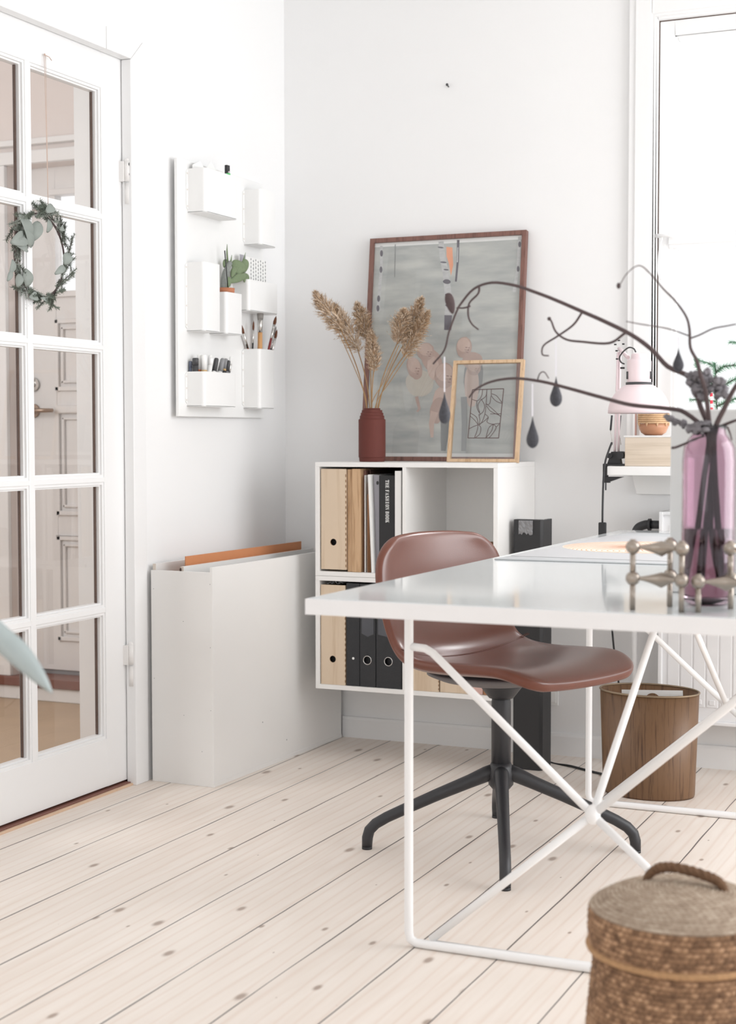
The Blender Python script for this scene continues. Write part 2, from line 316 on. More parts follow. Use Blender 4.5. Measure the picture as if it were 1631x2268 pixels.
# ------------------------------------------------------------------ mesh builder
class MB:
    def __init__(s): s.v = []; s.f = []; s.m = []; s.sm = []
    def add(s, vs, fs, mi=0, smooth=False):
        o = len(s.v); s.v += [tuple(p) for p in vs]
        for f in fs: s.f.append(tuple(i + o for i in f)); s.m.append(mi); s.sm.append(smooth)
        return s
    def box(s, x0, x1, y0, y1, z0, z1, mi=0):
        x0, x1 = min(x0, x1), max(x0, x1); y0, y1 = min(y0, y1), max(y0, y1); z0, z1 = min(z0, z1), max(z0, z1)
        v = [(x0, y0, z0), (x1, y0, z0), (x1, y1, z0), (x0, y1, z0), (x0, y0, z1), (x1, y0, z1), (x1, y1, z1), (x0, y1, z1)]
        return s.add(v, [(0, 3, 2, 1), (4, 5, 6, 7), (0, 1, 5, 4), (1, 2, 6, 5), (2, 3, 7, 6), (3, 0, 4, 7)], mi)
    def prism(s, pts, axis, a, b_, mi=0):
        """pts: 2-D outline; extruded along axis from a to b"""
        n = len(pts)
        def P(p, t): return {'X': (t, p[0], p[1]), 'Y': (p[0], t, p[1]), 'Z': (p[0], p[1], t)}[axis]
        v = [P(p, a) for p in pts] + [P(p, b_) for p in pts]
        fs = [tuple(range(n)), tuple(range(2 * n - 1, n - 1, -1))] + [(i, i + n, (i + 1) % n + n, (i + 1) % n) for i in range(n)]
        return s.add(v, fs, mi)
    def tube(s, pts, r, n=10, mi=0, cap=True, smooth=True):
        pts = [Vector(p) for p in pts]; k = len(pts)
        rs = r if isinstance(r, (list, tuple)) else [r] * k
        tang = [(pts[min(i + 1, k - 1)] - pts[max(i - 1, 0)]).normalized() for i in range(k)]
        a = Vector((0, 0, 1)) if abs(tang[0].z) < .9 else Vector((1, 0, 0))
        nrm = (a - tang[0] * a.dot(tang[0])).normalized(); v = []
        for i in range(k):
            nrm = (nrm - tang[i] * nrm.dot(tang[i])).normalized(); bn = tang[i].cross(nrm)
            for j in range(n):
                t = 2 * math.pi * j / n; v.append(pts[i] + (nrm * math.cos(t) + bn * math.sin(t)) * rs[i])
        fs = [(i * n + j, i * n + (j + 1) % n, (i + 1) * n + (j + 1) % n, (i + 1) * n + j) for i in range(k - 1) for j in range(n)]
        s.add(v, fs, mi, smooth)
        if cap: s.add(v[:n], [tuple(range(n))[::-1]], mi); s.add(v[-n:], [tuple(range(n))], mi)
        return s
    def cyl(s, p, q, r, r2=None, n=20, mi=0): return s.tube([p, q], [r, r if r2 is None else r2], n, mi)
    def lathe(s, prof, c=(0, 0, 0), n=32, mi=0, sx=1, sy=1, smooth=True, closed=False):
        k = len(prof); v = []
        for (r, z) in prof:
            for j in range(n):
                t = 2 * math.pi * j / n; v.append((c[0] + r * math.cos(t) * sx, c[1] + r * math.sin(t) * sy, c[2] + z))
        fs = [(i * n + j, i * n + (j + 1) % n, (i + 1) * n + (j + 1) % n, (i + 1) * n + j) for i in range(k - 1) for j in range(n)]
        if closed: fs += [((k - 1) * n + j, (k - 1) * n + (j + 1) % n, (j + 1) % n, j) for j in range(n)]
        return s.add(v, fs, mi, smooth)
    def ball(s, c, r, n=12, mi=0, sc=(1, 1, 1)):
        prof = [(max(1e-5, r * math.sin(math.pi * i / n)), -r * math.cos(math.pi * i / n)) for i in range(n + 1)]
        o = len(s.v); s.lathe(prof, (0, 0, 0), n * 2, mi)
        for i in range(o, len(s.v)): p = s.v[i]; s.v[i] = (c[0] + p[0] * sc[0], c[1] + p[1] * sc[1], c[2] + p[2] * sc[2])
        return s
    def flake(s, c, r, rnd, sc=(1, 1, 1)):
        o = len(s.v); s.ball(c, r, 6, sc=sc); c = Vector(c)
        for i in range(o, len(s.v)): s.v[i] = tuple(c + (Vector(s.v[i]) - c) * rnd.uniform(.65, 1.45))
        return s
    def xf(s, mtx):
        s.v = [tuple(mtx @ Vector(p)) for p in s.v]; return s
    def build(s, name, mats, parent=None, bevel=0, seg=2, flat=False, subsurf=0):
        me = bpy.data.meshes.new(name); me.from_pydata(s.v, [], s.f)
        if not isinstance(mats, (list, tuple)): mats = [mats]
        for q in mats: me.materials.append(q)
        me.polygons.foreach_set('material_index', s.m); me.polygons.foreach_set('use_smooth', [x and not flat for x in s.sm])
        bm = bmesh.new(); bm.from_mesh(me); bmesh.ops.remove_doubles(bm, verts=bm.verts, dist=1e-6)
        bmesh.ops.recalc_face_normals(bm, faces=bm.faces)
        bm.to_mesh(me); bm.free(); me.update()
        o = bpy.data.objects.new(name, me); COL.objects.link(o)
        if parent is not None: o.parent = parent; o.matrix_parent_inverse = parent.matrix_basis.inverted()
        if bevel:
            bv = o.modifiers.new('bevel', 'BEVEL'); bv.width = bevel; bv.segments = seg; bv.limit_method = 'ANGLE'; bv.angle_limit = R(40)
            bv.harden_normals = False
        if subsurf: ss = o.modifiers.new('smooth', 'SUBSURF'); ss.levels = ss.render_levels = subsurf
        return o
def spline(pts, n=6):
    """Catmull-Rom through the points"""
    P = [Vector(p) for p in pts]; P = [P[0] * 2 - P[1]] + P + [P[-1] * 2 - P[-2]]; out = []
    for i in range(1, len(P) - 2):
        for k in range(n):
            t = k / n; a, b_, c, d = P[i - 1], P[i], P[i + 1], P[i + 2]
            out.append(.5 * ((2 * b_) + (c - a) * t + (2 * a - 5 * b_ + 4 * c - d) * t * t + (3 * b_ - a - 3 * c + d) * t ** 3))
    out.append(P[-2]); return out
def rs_(a, b_, n): return [a + (b_ - a) * i / (n - 1) for i in range(n)]
def tag(o, label=None, cat=None, group=None, kind=None):
    if label: o['label'] = label
    if cat: o['category'] = cat
    if group: o['group'] = group
    if kind: o['kind'] = kind
    return o
def thing(name, label, cat, loc=(0, 0, 0), group=None):
    o = bpy.data.objects.new(name, None); o.empty_display_size = .05; COL.objects.link(o); o.location = loc
    return tag(o, label, cat, group)
def struct(name, mb, m_, parent=None, label=None, cat=None, **k):
    o = mb.build(name, m_, parent, **k)
    if parent is None: o['kind'] = 'structure'
    return tag(o, label, cat)
def rect_ring(x, y0, y1, z0, z1): return [(y0, z0), (y1, z0), (y1, z1), (y0, z1)]
def plate_hole(mb, x0, x1, z0, z1, y0, y1, cx, cz, r, n=32, mi=0, mi_in=0, ang0=0):
    """upright plate (thickness y0..y1) with a round hole"""
    def edge(t):
        c, s_ = math.cos(t), math.sin(t); k = 1e9
        if c > 1e-9: k = min(k, (x1 - cx) / c)
        if c < -1e-9: k = min(k, (x0 - cx) / c)
        if s_ > 1e-9: k = min(k, (z1 - cz) / s_)
        if s_ < -1e-9: k = min(k, (z0 - cz) / s_)
        return (cx + c * k, cz + s_ * k)
    ang = [2 * math.pi * i / n for i in range(n)] + [math.atan2(b_ - cz, a - cx) % (2 * math.pi) for a in (x0, x1) for b_ in (z0, z1)]
    ang = sorted(ang); k = len(ang)
    ci = [(cx + r * math.cos(t), cz + r * math.sin(t)) for t in ang]; co = [edge(t) for t in ang]
    v = [(p[0], y0, p[1]) for p in ci] + [(p[0], y0, p[1]) for p in co] + [(p[0], y1, p[1]) for p in ci] + [(p[0], y1, p[1]) for p in co]
    fs = []; 
    for i in range(k):
        j = (i + 1) % k
        fs += [(i, j, k + j, k + i), (2 * k + i, 3 * k + i, 3 * k + j, 2 * k + j), (k + i, k + j, 3 * k + j, 3 * k + i)]
    mb.add(v, fs, mi)
    mb.add(v, [(i, 2 * k + i, 2 * k + (i + 1) % k, (i + 1) % k) for i in range(k)], mi_in)
    return mb

# ================================================================== THE ROOM
WALLK = .03                              # the left wall is a little out of square
def wx(y): return WALLK * y
H = 2.62
struct('floor', MB().box(-.085, 4.6, -7.6, .12, -.05, 0), M['floor'])
struct('ceiling', MB().box(-2.2, 4.6, -7.6, .6, H, H + .08), M['ceiling'])
# left wall: from the corner to the door casing, over the door, and beyond the door
DY0, DY1, DZ = -1.785, -.884, 2.075      # door opening
lw = MB(); XB = -.182
lw.prism([(wx(.0), 0), (wx(DY1), DY1), (XB, DY1), (XB, 0)], 'Z', 0, H)
lw.prism([(wx(DY1), DY1), (wx(DY0), DY0), (XB, DY0), (XB, DY1)], 'Z', DZ, H)
lw.prism([(wx(DY0), DY0), (wx(-7.6), -7.6), (XB - .2, -7.6), (XB, DY0)], 'Z', 0, H)
struct('wall_left', lw, M['wall'])
# back wall with the window opening
WX0, WX1, WZ0, WZ1 = 1.245, 2.32, .93, 2.24
bw = MB()
bw.box(-.24, WX0, 0, .30, 0, H); bw.box(WX1, 4.6, 0, .30, 0, H)
bw.box(WX0, WX1, 0, .30, 0, WZ0); bw.box(WX0, WX1, 0, .30, WZ1, H)
struct('wall_back', bw, M['wall'])
bb = MB().box(.215, 4.6, -.014, 0, 0, .060).prism([(-.014, .060), (-.011, .069), (0, .069), (0, .060)], 'X', .215, 4.6)
struct('baseboard_back', bb, M['gloss_white'])
struct('baseboard_left', MB().box(wx(-.8) - .005, wx(-.8) + .012, -.80, -.03, 0, .07), M['gloss_white'])
struct('trim_1', MB().box(.808, .868, -.035, 0, .0, .215), M['gloss_white'], bevel=.003)     # pipe boxing under the shelves

# door casing (architrave), jamb and threshold
tr = MB()
CX = -.020                                # face of the casing
CI, CO, CZ, CW = -.903, -.838, 2.052, .062
tr.prism([(CO, 0), (CI, 0), (CI, CZ), (CO, CZ + CW)][::-1], 'X', CX - .032, CX)
tr.prism([(CI, CZ + .002), (CO, CZ + CW + .002), (-1.022, CZ + CW + .002), (-1.022, CZ + .002)], 'X', CX - .032, CX + .001)
tr.prism([(-1.0235, CZ + .002), (-1.0235, CZ + CW + .002), (DY0 - .05, CZ + CW + .002), (DY0 + .015, CZ + .002)], 'X', CX - .032, CX)
tr.prism([(DY0 - .05, 0), (DY0 + .015, 0), (DY0 + .015, CZ), (DY0 - .05, CZ + CW)], 'X', CX - .032, CX)
struct('trim_2', tr, M['gloss_white'], bevel=.002)
jb = MB()
jb.box(XB - .03, -.100, -.903, DY1, 0, 2.075).box(XB - .03, -.100, DY0, DY0 + .02, 0, 2.075).box(XB - .03, -.101, DY0 + .02, -.903, 2.048, 2.0745)
jb.box(XB - .03, XB - .0005, DY1 + .0005, -.80, 0, 2.10).box(XB - .03, XB, DY0 - .08, DY1, 2.075, 2.13)
struct('trim_3', jb, M['gloss_white'])
struct('trim_4', MB().box(XB - .03, CX - .012, DY0, DY1, -.01, .006).box(-.094, CX - .020, DY0, DY1, .006, .009, 1), [M['pinewood'], M['redwood']], bevel=.001)

# door_1: glazed leaf, two columns of five panes
XD = -.054                              # front face of the leaf
door = bpy.data.objects.new('door_1', None); COL.objects.link(door); door.location = (XD, -.89, 0)
tag(door, 'white glazed inner door with two columns of five panes', 'door', kind='structure')
LY0, LY1, LZ0, LZ1 = -1.782, -.8865, .014, 2.063
rows = [(1.625, 1.945), (1.263, 1.586), (.897, 1.226), (.533, .859), (.163, .494)]
cols = [(-1.311, -1.013), (-1.654, -1.356)]
lf = MB(); T0, T1 = XD - .038, XD; BD = .012
oc_ = [(a - BD, b_ + BD) for a, b_ in cols]; or_ = [(a - BD, b_ + BD) for a, b_ in rows]
lf.box(T0, T1, oc_[0][1], LY1, LZ0, LZ1); lf.box(T0, T1, LY0, oc_[1][0], LZ0, LZ1)      # stiles
lf.box(T0, T1 - .0004, oc_[1][0] - .001, oc_[0][1] + .001, or_[0][1], LZ1 - .0004); lf.box(T0, T1 - .0004, oc_[1][0] - .001, oc_[0][1] + .001, LZ0 + .0004, or_[-1][0])
lf.box(T0 + .004, T1 - .001, oc_[1][1], oc_[0][0], or_[-1][0] - .001, or_[0][1] + .001)
for a, b_ in zip(or_, or_[1:]):
    for c in oc_: lf.box(T0 + .004, T1 - .0014, c[0] - .001, c[1] + .001, b_[1], a[0])
struct('door_leaf', lf, M['gloss_white'], door, bevel=.0015); lf = MB()
# moulded beads round every pane: two steps
for (z0, z1) in or_:
    for (y0, y1) in oc_:
        for (o, t, xx, back) in ((0, .007, -.0045, -.030), (.0068, .0052, -.011, -.031)):
            a0, a1, c0, c1 = y0 + o, y1 - o, z0 + o, z1 - o; X0, X1 = XD + back, XD + xx
            for ring in ([(a0, c0), (a0, c1), (a0 + t, c1 - t), (a0 + t, c0 + t)], [(a1, c0), (a1 - t, c0 + t), (a1 - t, c1 - t), (a1, c1)], [(a0, c0), (a0 + t, c0 + t), (a1 - t, c0 + t), (a1, c0)], [(a0, c1), (a1, c1), (a1 - t, c1 - t), (a0 + t, c1 - t)]):
                lf.prism(ring, 'X', X0, X1)
struct('glazing_beads', lf, M['gloss_white'], door)
gk = MB()
for (z0, z1) in rows:
    for (y0, y1) in cols:
        gk.box(XD - .027, XD - .0205, y1 - .0052, y1 - .0008, z0 + .001, z1 - .001)
tag(struct('glazing_putty', gk, M['groove'], door), 'dark putty line beside each pane')
gl = MB()
for (z0, z1) in rows:
    for (y0, y1) in cols:
        gl.add([(XD - .022, y0, z0), (XD - .022, y1, z0), (XD - .022, y1, z1), (XD - .022, y0, z1)], [(0, 1, 2, 3)])
struct('glass', gl, M['glass'], door)
for (zc) in (1.712, .345):
    hg = MB(); hy_ = -.899; hx_ = XD + .018
    hg.cyl((hx_, hy_, zc - .060), (hx_, hy_, zc - .002), .0085).cyl((hx_, hy_ - .003, zc + .002), (hx_, hy_ - .003, zc + .060), .0085)
    hg.box(XD - .004, XD + .014, -.915, hy_, zc + .002, zc + .058).box(XD - .002, XD + .018, hy_, -.888, zc - .058, zc - .002)
    hg.ball((hx_, hy_ - .003, zc + .060), .0085, 6)
    ho = struct('hinge', hg, M['hinge'], door)
    if zc > 1:
        for (yy, z, w_, h_) in ((hy_ - .004, zc + .050, .003, .012), (hy_ - .001, zc + .038, .0035, .014), (hy_ - .003, zc + .022, .003, .010), (hy_ + .001, zc + .012, .002, .010)):
            MB().ball((hx_ + .0072, yy, z), .004, 5, sc=(.5, w_ / .004, h_ / .008)).build('paint_chip', M['darkgrey'], ho)
struct('leaf_gap_shade', MB().box(XD - .03, XD - .002, -.8862, -.8842, 0, 2.06).box(XD - .02, XD - .004, DY0, -.886, 2.0635, 2.0665), M['groove'])  # dark strips set in the gap round the leaf, painting its shade

# hallway behind the glass door
YH = .168
hw = MB()
HD0, HD1, HZ0, HZ1 = -1.255, -.42, .088, 2.012        # hallway door opening in its far wall
hw.box(-2.2, HD0, YH, YH + .25, 0, H); hw.box(HD1, XB, YH, YH + .25, 0, H); hw.box(HD0, HD1, YH, YH + .25, HZ1, H); hw.box(HD0, HD1, YH, YH + .25, 0, .05)
hw.box(-2.28, -2.2, -7.6, YH + .25, 0, H)
struct('wall_hallway', hw, M['hallwall'])
struct('floor_hallway', MB().box(-2.2, -.085, -7.6, YH, -.05, -.001), M['jute'])
ht = MB()
ht.box(HD0 - .10, HD0, YH - .02, YH, .088, 2.012).box(HD0 - .10, HD1 + .1, YH - .0205, YH, 2.0125, 2.06).box(HD0 - .11, HD1 + .1, YH - .035, YH, 2.078, 2.10)
ht.box(HD1, HD1 + .1, YH - .02, YH, .088, 2.012)
ht.box(-2.2, XB, YH - .012, YH, 0, .0515)
struct('trim_6', ht, M['gloss_white'], bevel=.003)
tag(struct('gap_filler', MB().box(HD0, HD1, YH + .093, YH + .118, .087, .108), M['midgrey']), 'grey strip added to block the light gap under the hallway door', 'filler strip')  # added strip hides the bright sky in the gap under the leaf
struct('trim_7', MB().box(HD0 - .10, HD1, YH - .026, YH + .12, .052, .088), M['redwood'], bevel=.003)
d2 = bpy.data.objects.new('door_2', None); COL.objects.link(d2); d2.location = (HD0, YH + .06, .09); tag(d2, 'panelled outer door with a window, seen through the glass door', 'door', kind='structure')
YD = YH + .085
GX0, GX1, GZ0, GZ1 = -1.102, -.55, 1.545, 1.905
dl = MB()
dl.box(HD0, GX0, YD, YD + .04, .105, HZ1).box(GX1, HD1, YD, YD + .04, .105, HZ1).box(GX0, GX1, YD, YD + .04, GZ1, HZ1).box(GX0, GX1, YD, YD + .04, .105, GZ0)
for (z0, z1) in ((1.17, 1.44), (.70, 1.10), (.22, .62)):
    for q, tt in ((0, .016), (.03, .009)):
        a0, a1 = GX0 + q, GX1 - q
        dl.box(a0, a1, YD - .012, YD, z0 + q, z0 + q + tt).box(a0, a1, YD - .012, YD, z1 - q - tt, z1 - q)
        dl.box(a0, a0 + tt, YD - .012, YD, z0 + q, z1 - q).box(a1 - tt, a1, YD - .012, YD, z0 + q, z1 - q)
dl.box(GX0 - .02, GX1 + .02, YD - .016, YD, GZ1, GZ1 + .022).box(GX0 - .02, GX1 + .02, YD - .016, YD, GZ0 - .022, GZ0)
struct('door_leaf', dl, M['hallwood'], d2, bevel=.002)
struct('glass', MB().add([(GX0, YD + .02, GZ0), (GX1, YD + .02, GZ0), (GX1, YD + .02, GZ1), (GX0, YD + .02, GZ1)], [(0, 1, 2, 3)]), M['winglass'], d2)
struct('letter_rail', MB().box(GX0, GX1, YD - .022, YD, 1.085, 1.115), M['hallwood'], d2, bevel=.006)
lk = MB().cyl((-1.205, YD, 1.196), (-1.205, YD - .012, 1.196), .026).cyl((-1.205, YD - .012, 1.196), (-1.205, YD - .02, 1.196), .011)
struct('lock', lk, M['chrome'], d2)
hn = MB().cyl((-1.205, YD, 1.096), (-1.205, YD - .010, 1.096), .026).tube([(-1.205, YD - .01, 1.096), (-1.205, YD - .045, 1.096), (-1.16, YD - .048, 1.096), (-1.09, YD - .045, 1.096)], [.009, .009, .009, .007])
struct('handle', hn, M['brass'], d2)
# porch eave seen through the outer door's window
struct('trim_8', MB().prism([(-1.25, 1.45), (-.6, 1.93), (-.6, 1.97), (-1.25, 1.49)], 'Y', .95, 1.0), M['gloss_white'])
# plug, its lead and the radiator on the hallway side of the wall
pl = thing('wall_plug', 'black plug adapter sticking out of the hallway wall behind the door glass', 'plug', (XB, -.42, 1.05))
p0 = MB().box(-.35, XB, -.44, -.40, 1.037, 1.072).box(-.33, -.27, -.444, -.396, 1.031, 1.077)
p0.build('adapter', M['black_plastic'], pl, bevel=.004)
MB().tube([(-.35, -.42, 1.054), (-.372, -.42, 1.054), (-.415, -.42, 1.050)], [.014, .008, .004]).build('strain_relief', M['black_plastic'], pl)
ld = spline([(-.415, -.42, 1.05), (-.40, -.42, 1.00), (-.37, -.42, .93), (-.34, -.42, .86), (-.28, -.42, .80), (-.262, -.42, .74)], 5)
MB().tube(ld, .0022, 6).build('lead', M['black_plastic'], pl)
rd = MB()
hr = tag(MB().box(-.33, -.305, -.62, -.30, .17, .80).box(-.30, -.275, -.62, -.30, .18, .79).build('radiator', M['radiator'], bevel=.006), 'slim white radiator edge on the hallway side of the wall', 'radiator')
tag(MB().tube(spline([(-.29, -.64, .42), (-.315, -.64, .37), (-.325, -.64, .33), (-.31, -.64, .27), (-.295, -.64, .20), (-.29, -.64, .1), (-.30, -.64, .003)], 5), .003, 6).build('cable', M['black_plastic']), 'thin black cable hanging by the hallway radiator', 'cable')

# window_1 in the back wall
win = bpy.data.objects.new('window_1', None); COL.objects.link(win); win.location = (WX0, 0, WZ0); tag(win, 'tall white framed window in the back wall', 'window', kind='structure')
wf = MB()
def frame(mb, x0, x1, z0, z1, w_, y0, y1):
    mb.box(x0, x0 + w_, y0, y1, z0, z1).box(x1 - w_, x1, y0, y1, z0, z1).box(x0 + w_, x1 - w_, y0, y1, z0, z0 + w_).box(x0 + w_, x1 - w_, y0, y1, z1 - w_, z1)
frame(wf, 1.172, WX1 + .09, .91, 2.325, .078, -.020, 0)
frame(wf, 1.192, WX1 + .07, .91, 2.305, .050, -.026, -.018)
frame(wf, 1.245, WX1 + .004, .916, 2.251, .0115, -.012, .12)
struct('casing', wf, M['gloss_white'], win, bevel=.003)
gp = MB(); frame(gp, 1.2560, WX1 - .007, .928, 2.2400, .0030, .012, .05)
tag(struct('sash_gap', gp, M['groove'], win), 'dark gap between casing and sash')
sa = MB()
frame(sa, 1.2592, WX1 - .0105, .932, 2.2368, .044, .010, .05); frame(sa, 1.300, WX1 - .055, .98, 2.19, .012, .018, .05)
sa.box(1.29, WX1 - .05, .008, .05, 1.560, 1.606).box(1.29, WX1 - .05, .002, .03, 1.572, 1.594)
struct('sash', sa, M['gloss_white'], win, bevel=.003)
struct('glass', MB().add([(1.30, .035, .97), (WX1 - .05, .035, .97), (WX1 - .05, .035, 2.20), (1.30, .035, 2.20)], [(0, 1, 2, 3)]), M['winglass'], win)
cw = MB().tube(spline([(1.262, -.006, 1.603), (1.275, -.010, 1.592), (1.268, -.012, 1.56), (1.264, -.012, 1.50), (1.268, -.012, 1.475), (1.275, -.012, 1.467)], 5), .0025, 6)
cw.tube([(1.255, -.01, 1.598), (1.30, -.012, 1.596), (1.345, -.006, 1.588)], [.006, .004, .003], 8)
struct('catch', cw, M['gloss_white'], win)

# window shelf with its bracket
ws = thing('window_shelf', 'deep white shelf board under the window', 'shelf', (1.172, 0, .88))
MB().box(1.172, 2.5, -.235, -.0005, .884, .910).build('board', M['shelf'], ws, bevel=.002)
MB().prism([(1.19, .883), (2.45, .883), (2.43, .822), (1.205, .822)], 'Y', -.02, -.0005).build('bracket', M['shelf'], ws, bevel=.001)

# radiator, its pipe and valve
ra = thing('radiator', 'white ribbed radiator under the window', 'radiator', (1.30, -.1, .15))
rb = MB().box(1.302, 2.5, -.105, -.055, .160, .765)
for i in range(30): rb.box(1.326 + i * .0385, 1.326 + i * .0385 + .033, -.1075, -.100, .20, .735)
for i in range(30): rb.box(1.334 + i * .0385, 1.334 + i * .0385 + .016, -.1095, -.1075, .208, .222)
rb.build('panel', M['radiator'], ra, bevel=.006, seg=3)
MB().box(1.2985, 1.3095, -.120, -.03, .150, .775).box(1.302, 2.5, -.118, -.03, .150, .160).box(1.302, 2.5, -.118, -.03, .765, .775).build('casing_frame', M['radiator'], ra, bevel=.002)
vp = thing('radiator_valve', 'black elbow valve at the radiator top corner', 'valve', (1.22, -.07, .72))
MB().tube(spline([(1.216, -.07, .655), (1.216, -.07, .700), (1.224, -.07, .722), (1.245, -.07, .732), (1.262, -.07, .733)], 5), .0135, 14).build('elbow', M['black_metal'], vp)
MB().cyl((1.255, -.07, .733), (1.263, -.07, .733), .018).cyl((1.262, -.07, .733), (1.299, -.07, .733), .0125).build('nut', M['black_metal'], vp)
tag(MB().cyl((1.216, -.07, .0), (1.216, -.07, .654), .0095).build('heating_pipe', M['gloss_white']), 'white upright heating pipe left of the radiator', 'pipe')
tag(MB().box(.925, .958, -.008, -.0005, .155, .205).box(.931, .952, -.011, -.007, .163, .197).build('wall_socket', M['organizer'], bevel=.0015), 'small white wall socket low behind the black column', 'socket')
nl = tag(MB().cyl((.585, -.0005, 2.104), (.585, -.014, 2.108), .0022, n=8).ball((.585, -.014, 2.108), .0045, 6).build('nail', M['darkgrey']), 'bare nail in the upper back wall', 'nail')

# ================================================================== WALL ORGANIZER
XP = .006
org = thing('wall_organizer', 'white panel with seven pen and paper pockets on the left wall', 'wall organizer', (XP, -.43, 1.43))
MB().box(XP - .010, XP, -.700, -.165, 1.057, 1.812).box(XP - .016, XP - .010, -.66, -.63, 1.1, 1.77).build('back_panel', M['organizer'], org, bevel=.0012)
POCK = {'c1': (-.641, -.445, 1.660, 1.788), 'c2': (-.294, -.188, 1.603, 1.776), 'c3': (-.650, -.550, 1.310, 1.512), 'c4': (-.517, -.413, 1.310, 1.435),
        'c5': (-.374, -.176, 1.390, 1.486), 'c6': (-.653, -.456, 1.088, 1.190), 'c7': (-.304, -.201, 1.087, 1.274)}
def rounded(y0, y1, x0, x1, r, n=5):
    """open-backed U outline from the panel, round the front, back to the panel"""
    pts = [(x0, y0)]
    for k in range(n + 1): t = math.pi / 2 * k / n; pts.append((x1 - r + r * math.sin(t), y0 + r - r * math.cos(t)))
    for k in range(n + 1): t = math.pi / 2 * k / n; pts.append((x1 - r + r * math.cos(t), y1 - r + r * math.sin(t)))
    pts.append((x0, y1)); return pts
PD = .060
for key, (y0, y1, z0, z1) in POCK.items():
    mb = MB(); t = .0016
    outer = rounded(y0, y1, XP, XP + PD, .011); inner = rounded(y0 + t, y1 - t, XP, XP + PD - t, .0095)
    k = len(outer)
    v = [(p[0], p[1], z0) for p in outer] + [(p[0], p[1], z1) for p in outer] + [(p[0], p[1], z0) for p in inner] + [(p[0], p[1], z1) for p in inner]
    fs = []
    for i in range(k - 1): fs += [(i, i + 1, k + i + 1, k + i), (2 * k + i, 3 * k + i, 3 * k + i + 1, 2 * k + i + 1), (k + i, k + i + 1, 3 * k + i + 1, 3 * k + i)]
    mb.add(v, fs, 0, True)
    mb.prism([(p[0], p[1]) for p in outer], 'Z', z0 - .0012, z0 + .0012)
    for s_, ye in ((-1, y0), (1, y1)):      # fixing flanges
        mb.prism([(ye, z0 + .006), (ye + s_ * .010, z0 + .014), (ye + s_ * .010, z1 - .008), (ye, z1 - .001)], 'X', XP + .0004, XP + .0022)
    po = mb.build('pocket', M['organizer'], org)
    for mod in (po.modifiers.new('e', 'EDGE_SPLIT'),): mod.split_angle = R(45)
    nr = 3 if z1 - z0 < .15 else 4
    for i in range(nr):
        MB().cyl((XP + .0020, y0 - .0055, z0 + .018 + (z1 - z0 - .032) * i / (nr - 1)), (XP + .0034, y0 - .0055, z0 + .018 + (z1 - z0 - .032) * i / (nr - 1)), .0028, n=10).build('rivet', M['rivet'], po)

# ---- contents
def pen(name, label, mats, x, y, z0, z1, r, lean=(0, 0), cap=None, group=None, cat='pen'):
    o = thing(name, label, cat, (x, y, z0), group)
    q = Vector((lean[0], lean[1], 1)) * (z1 - z0); a = Vector((x, y, z0)); e = a + q
    k = a + q * (cap if cap else .8)
    MB().tube([a, k], r * .95, 12).build('barrel', mats[0], o)
    MB().tube([k, k + (e - k) * .92, e], [r, r, r * .8], 12).build('cap', mats[1], o)
    if len(mats) > 2: c_ = k - (q.normalized() * .006); MB().tube([c_, k], r * 1.06, 12).build('band', mats[2], o)
    return o
zb = 1.0905
G6 = 'markers in the lower left pocket'
def P6(n): return POCK['c6'][0] + n
pens = [
 ('marker_pen', 'blue grey marker, leftmost in the lower left pocket', ('navy', 'navy'), .012, 422, 422, 800, .0052, .85),
 ('marker_pen', 'thick black marker beside the blue grey one', ('darkgrey', 'darkgrey'), .036, 433, 433, 793, .0092, .85),
 ('marker_pen', 'white marker with an orange band', ('paper', 'paper', 'orange_band'), .026, 442, 442, 785, .0075, .70),
 ('marker_pen', 'white marker with an ochre band', ('paper', 'paper', 'ochre_band'), .042, 452, 452, 786, .0088, .70),
 ('marker_pen', 'plain white marker right of the ochre banded one', ('paper', 'paper'), .024, 464, 466, 787, .0070, .85),
 ('marker_pen', 'slanting white stick in the middle of the pen pocket', ('paper', 'organizer'), .044, 463, 468, 794, .0078, .85),
 ('felt_pen', 'black capped pen leaning right in the pen pocket', ('paper', 'darkgrey'), .048, 474, 480, 794, .0072, .72),
 ('felt_pen', 'mid grey capped pen leaning right behind the black one', ('paper', 'midgrey'), .042, 487, 494, 795, .0078, .72),
 ('felt_pen', 'grey pen with a beige stripe near the right end', ('darkgrey', 'midgrey', 'ochre_band'), .036, 496, 501, 795, .0062, .78),
 ('felt_pen', 'slim black pen with a pale clip', ('midgrey', 'darkgrey'), .044, 503, 507, 799, .0052, .76),
 ('felt_pen', 'white pen, rightmost in the lower left pocket', ('paper', 'paper'), .028, 509, 512, 790, .0050, .8),
 ('felt_pen', 'short grey pen tip at the right end of the pen pocket', ('midgrey', 'chrome'), .046, 508, 511, 806, .0036, .8),
]
for (nm, lab, ms, dx, b0_, t0_, ty, r, cp) in pens:
    X = XP + dx
    while X > XP + r + .0005 and atx(b0_, 826, X).y < POCK['c6'][0] + r + .003: X -= .001      # stay inside the pocket
    tp_ = atx(t0_, ty, X); rm_ = atx(b0_, 826, X); sl = (tp_ - rm_) / (tp_.z - rm_.z); bs_ = tp_ - sl * (tp_.z - zb)
    pen(nm, lab, [M[q] for q in ms], bs_.x, bs_.y, zb, tp_.z, r, (sl.x, sl.y), cp, G6, 'pen')
G7 = 'artist brushes in the tall right pocket'
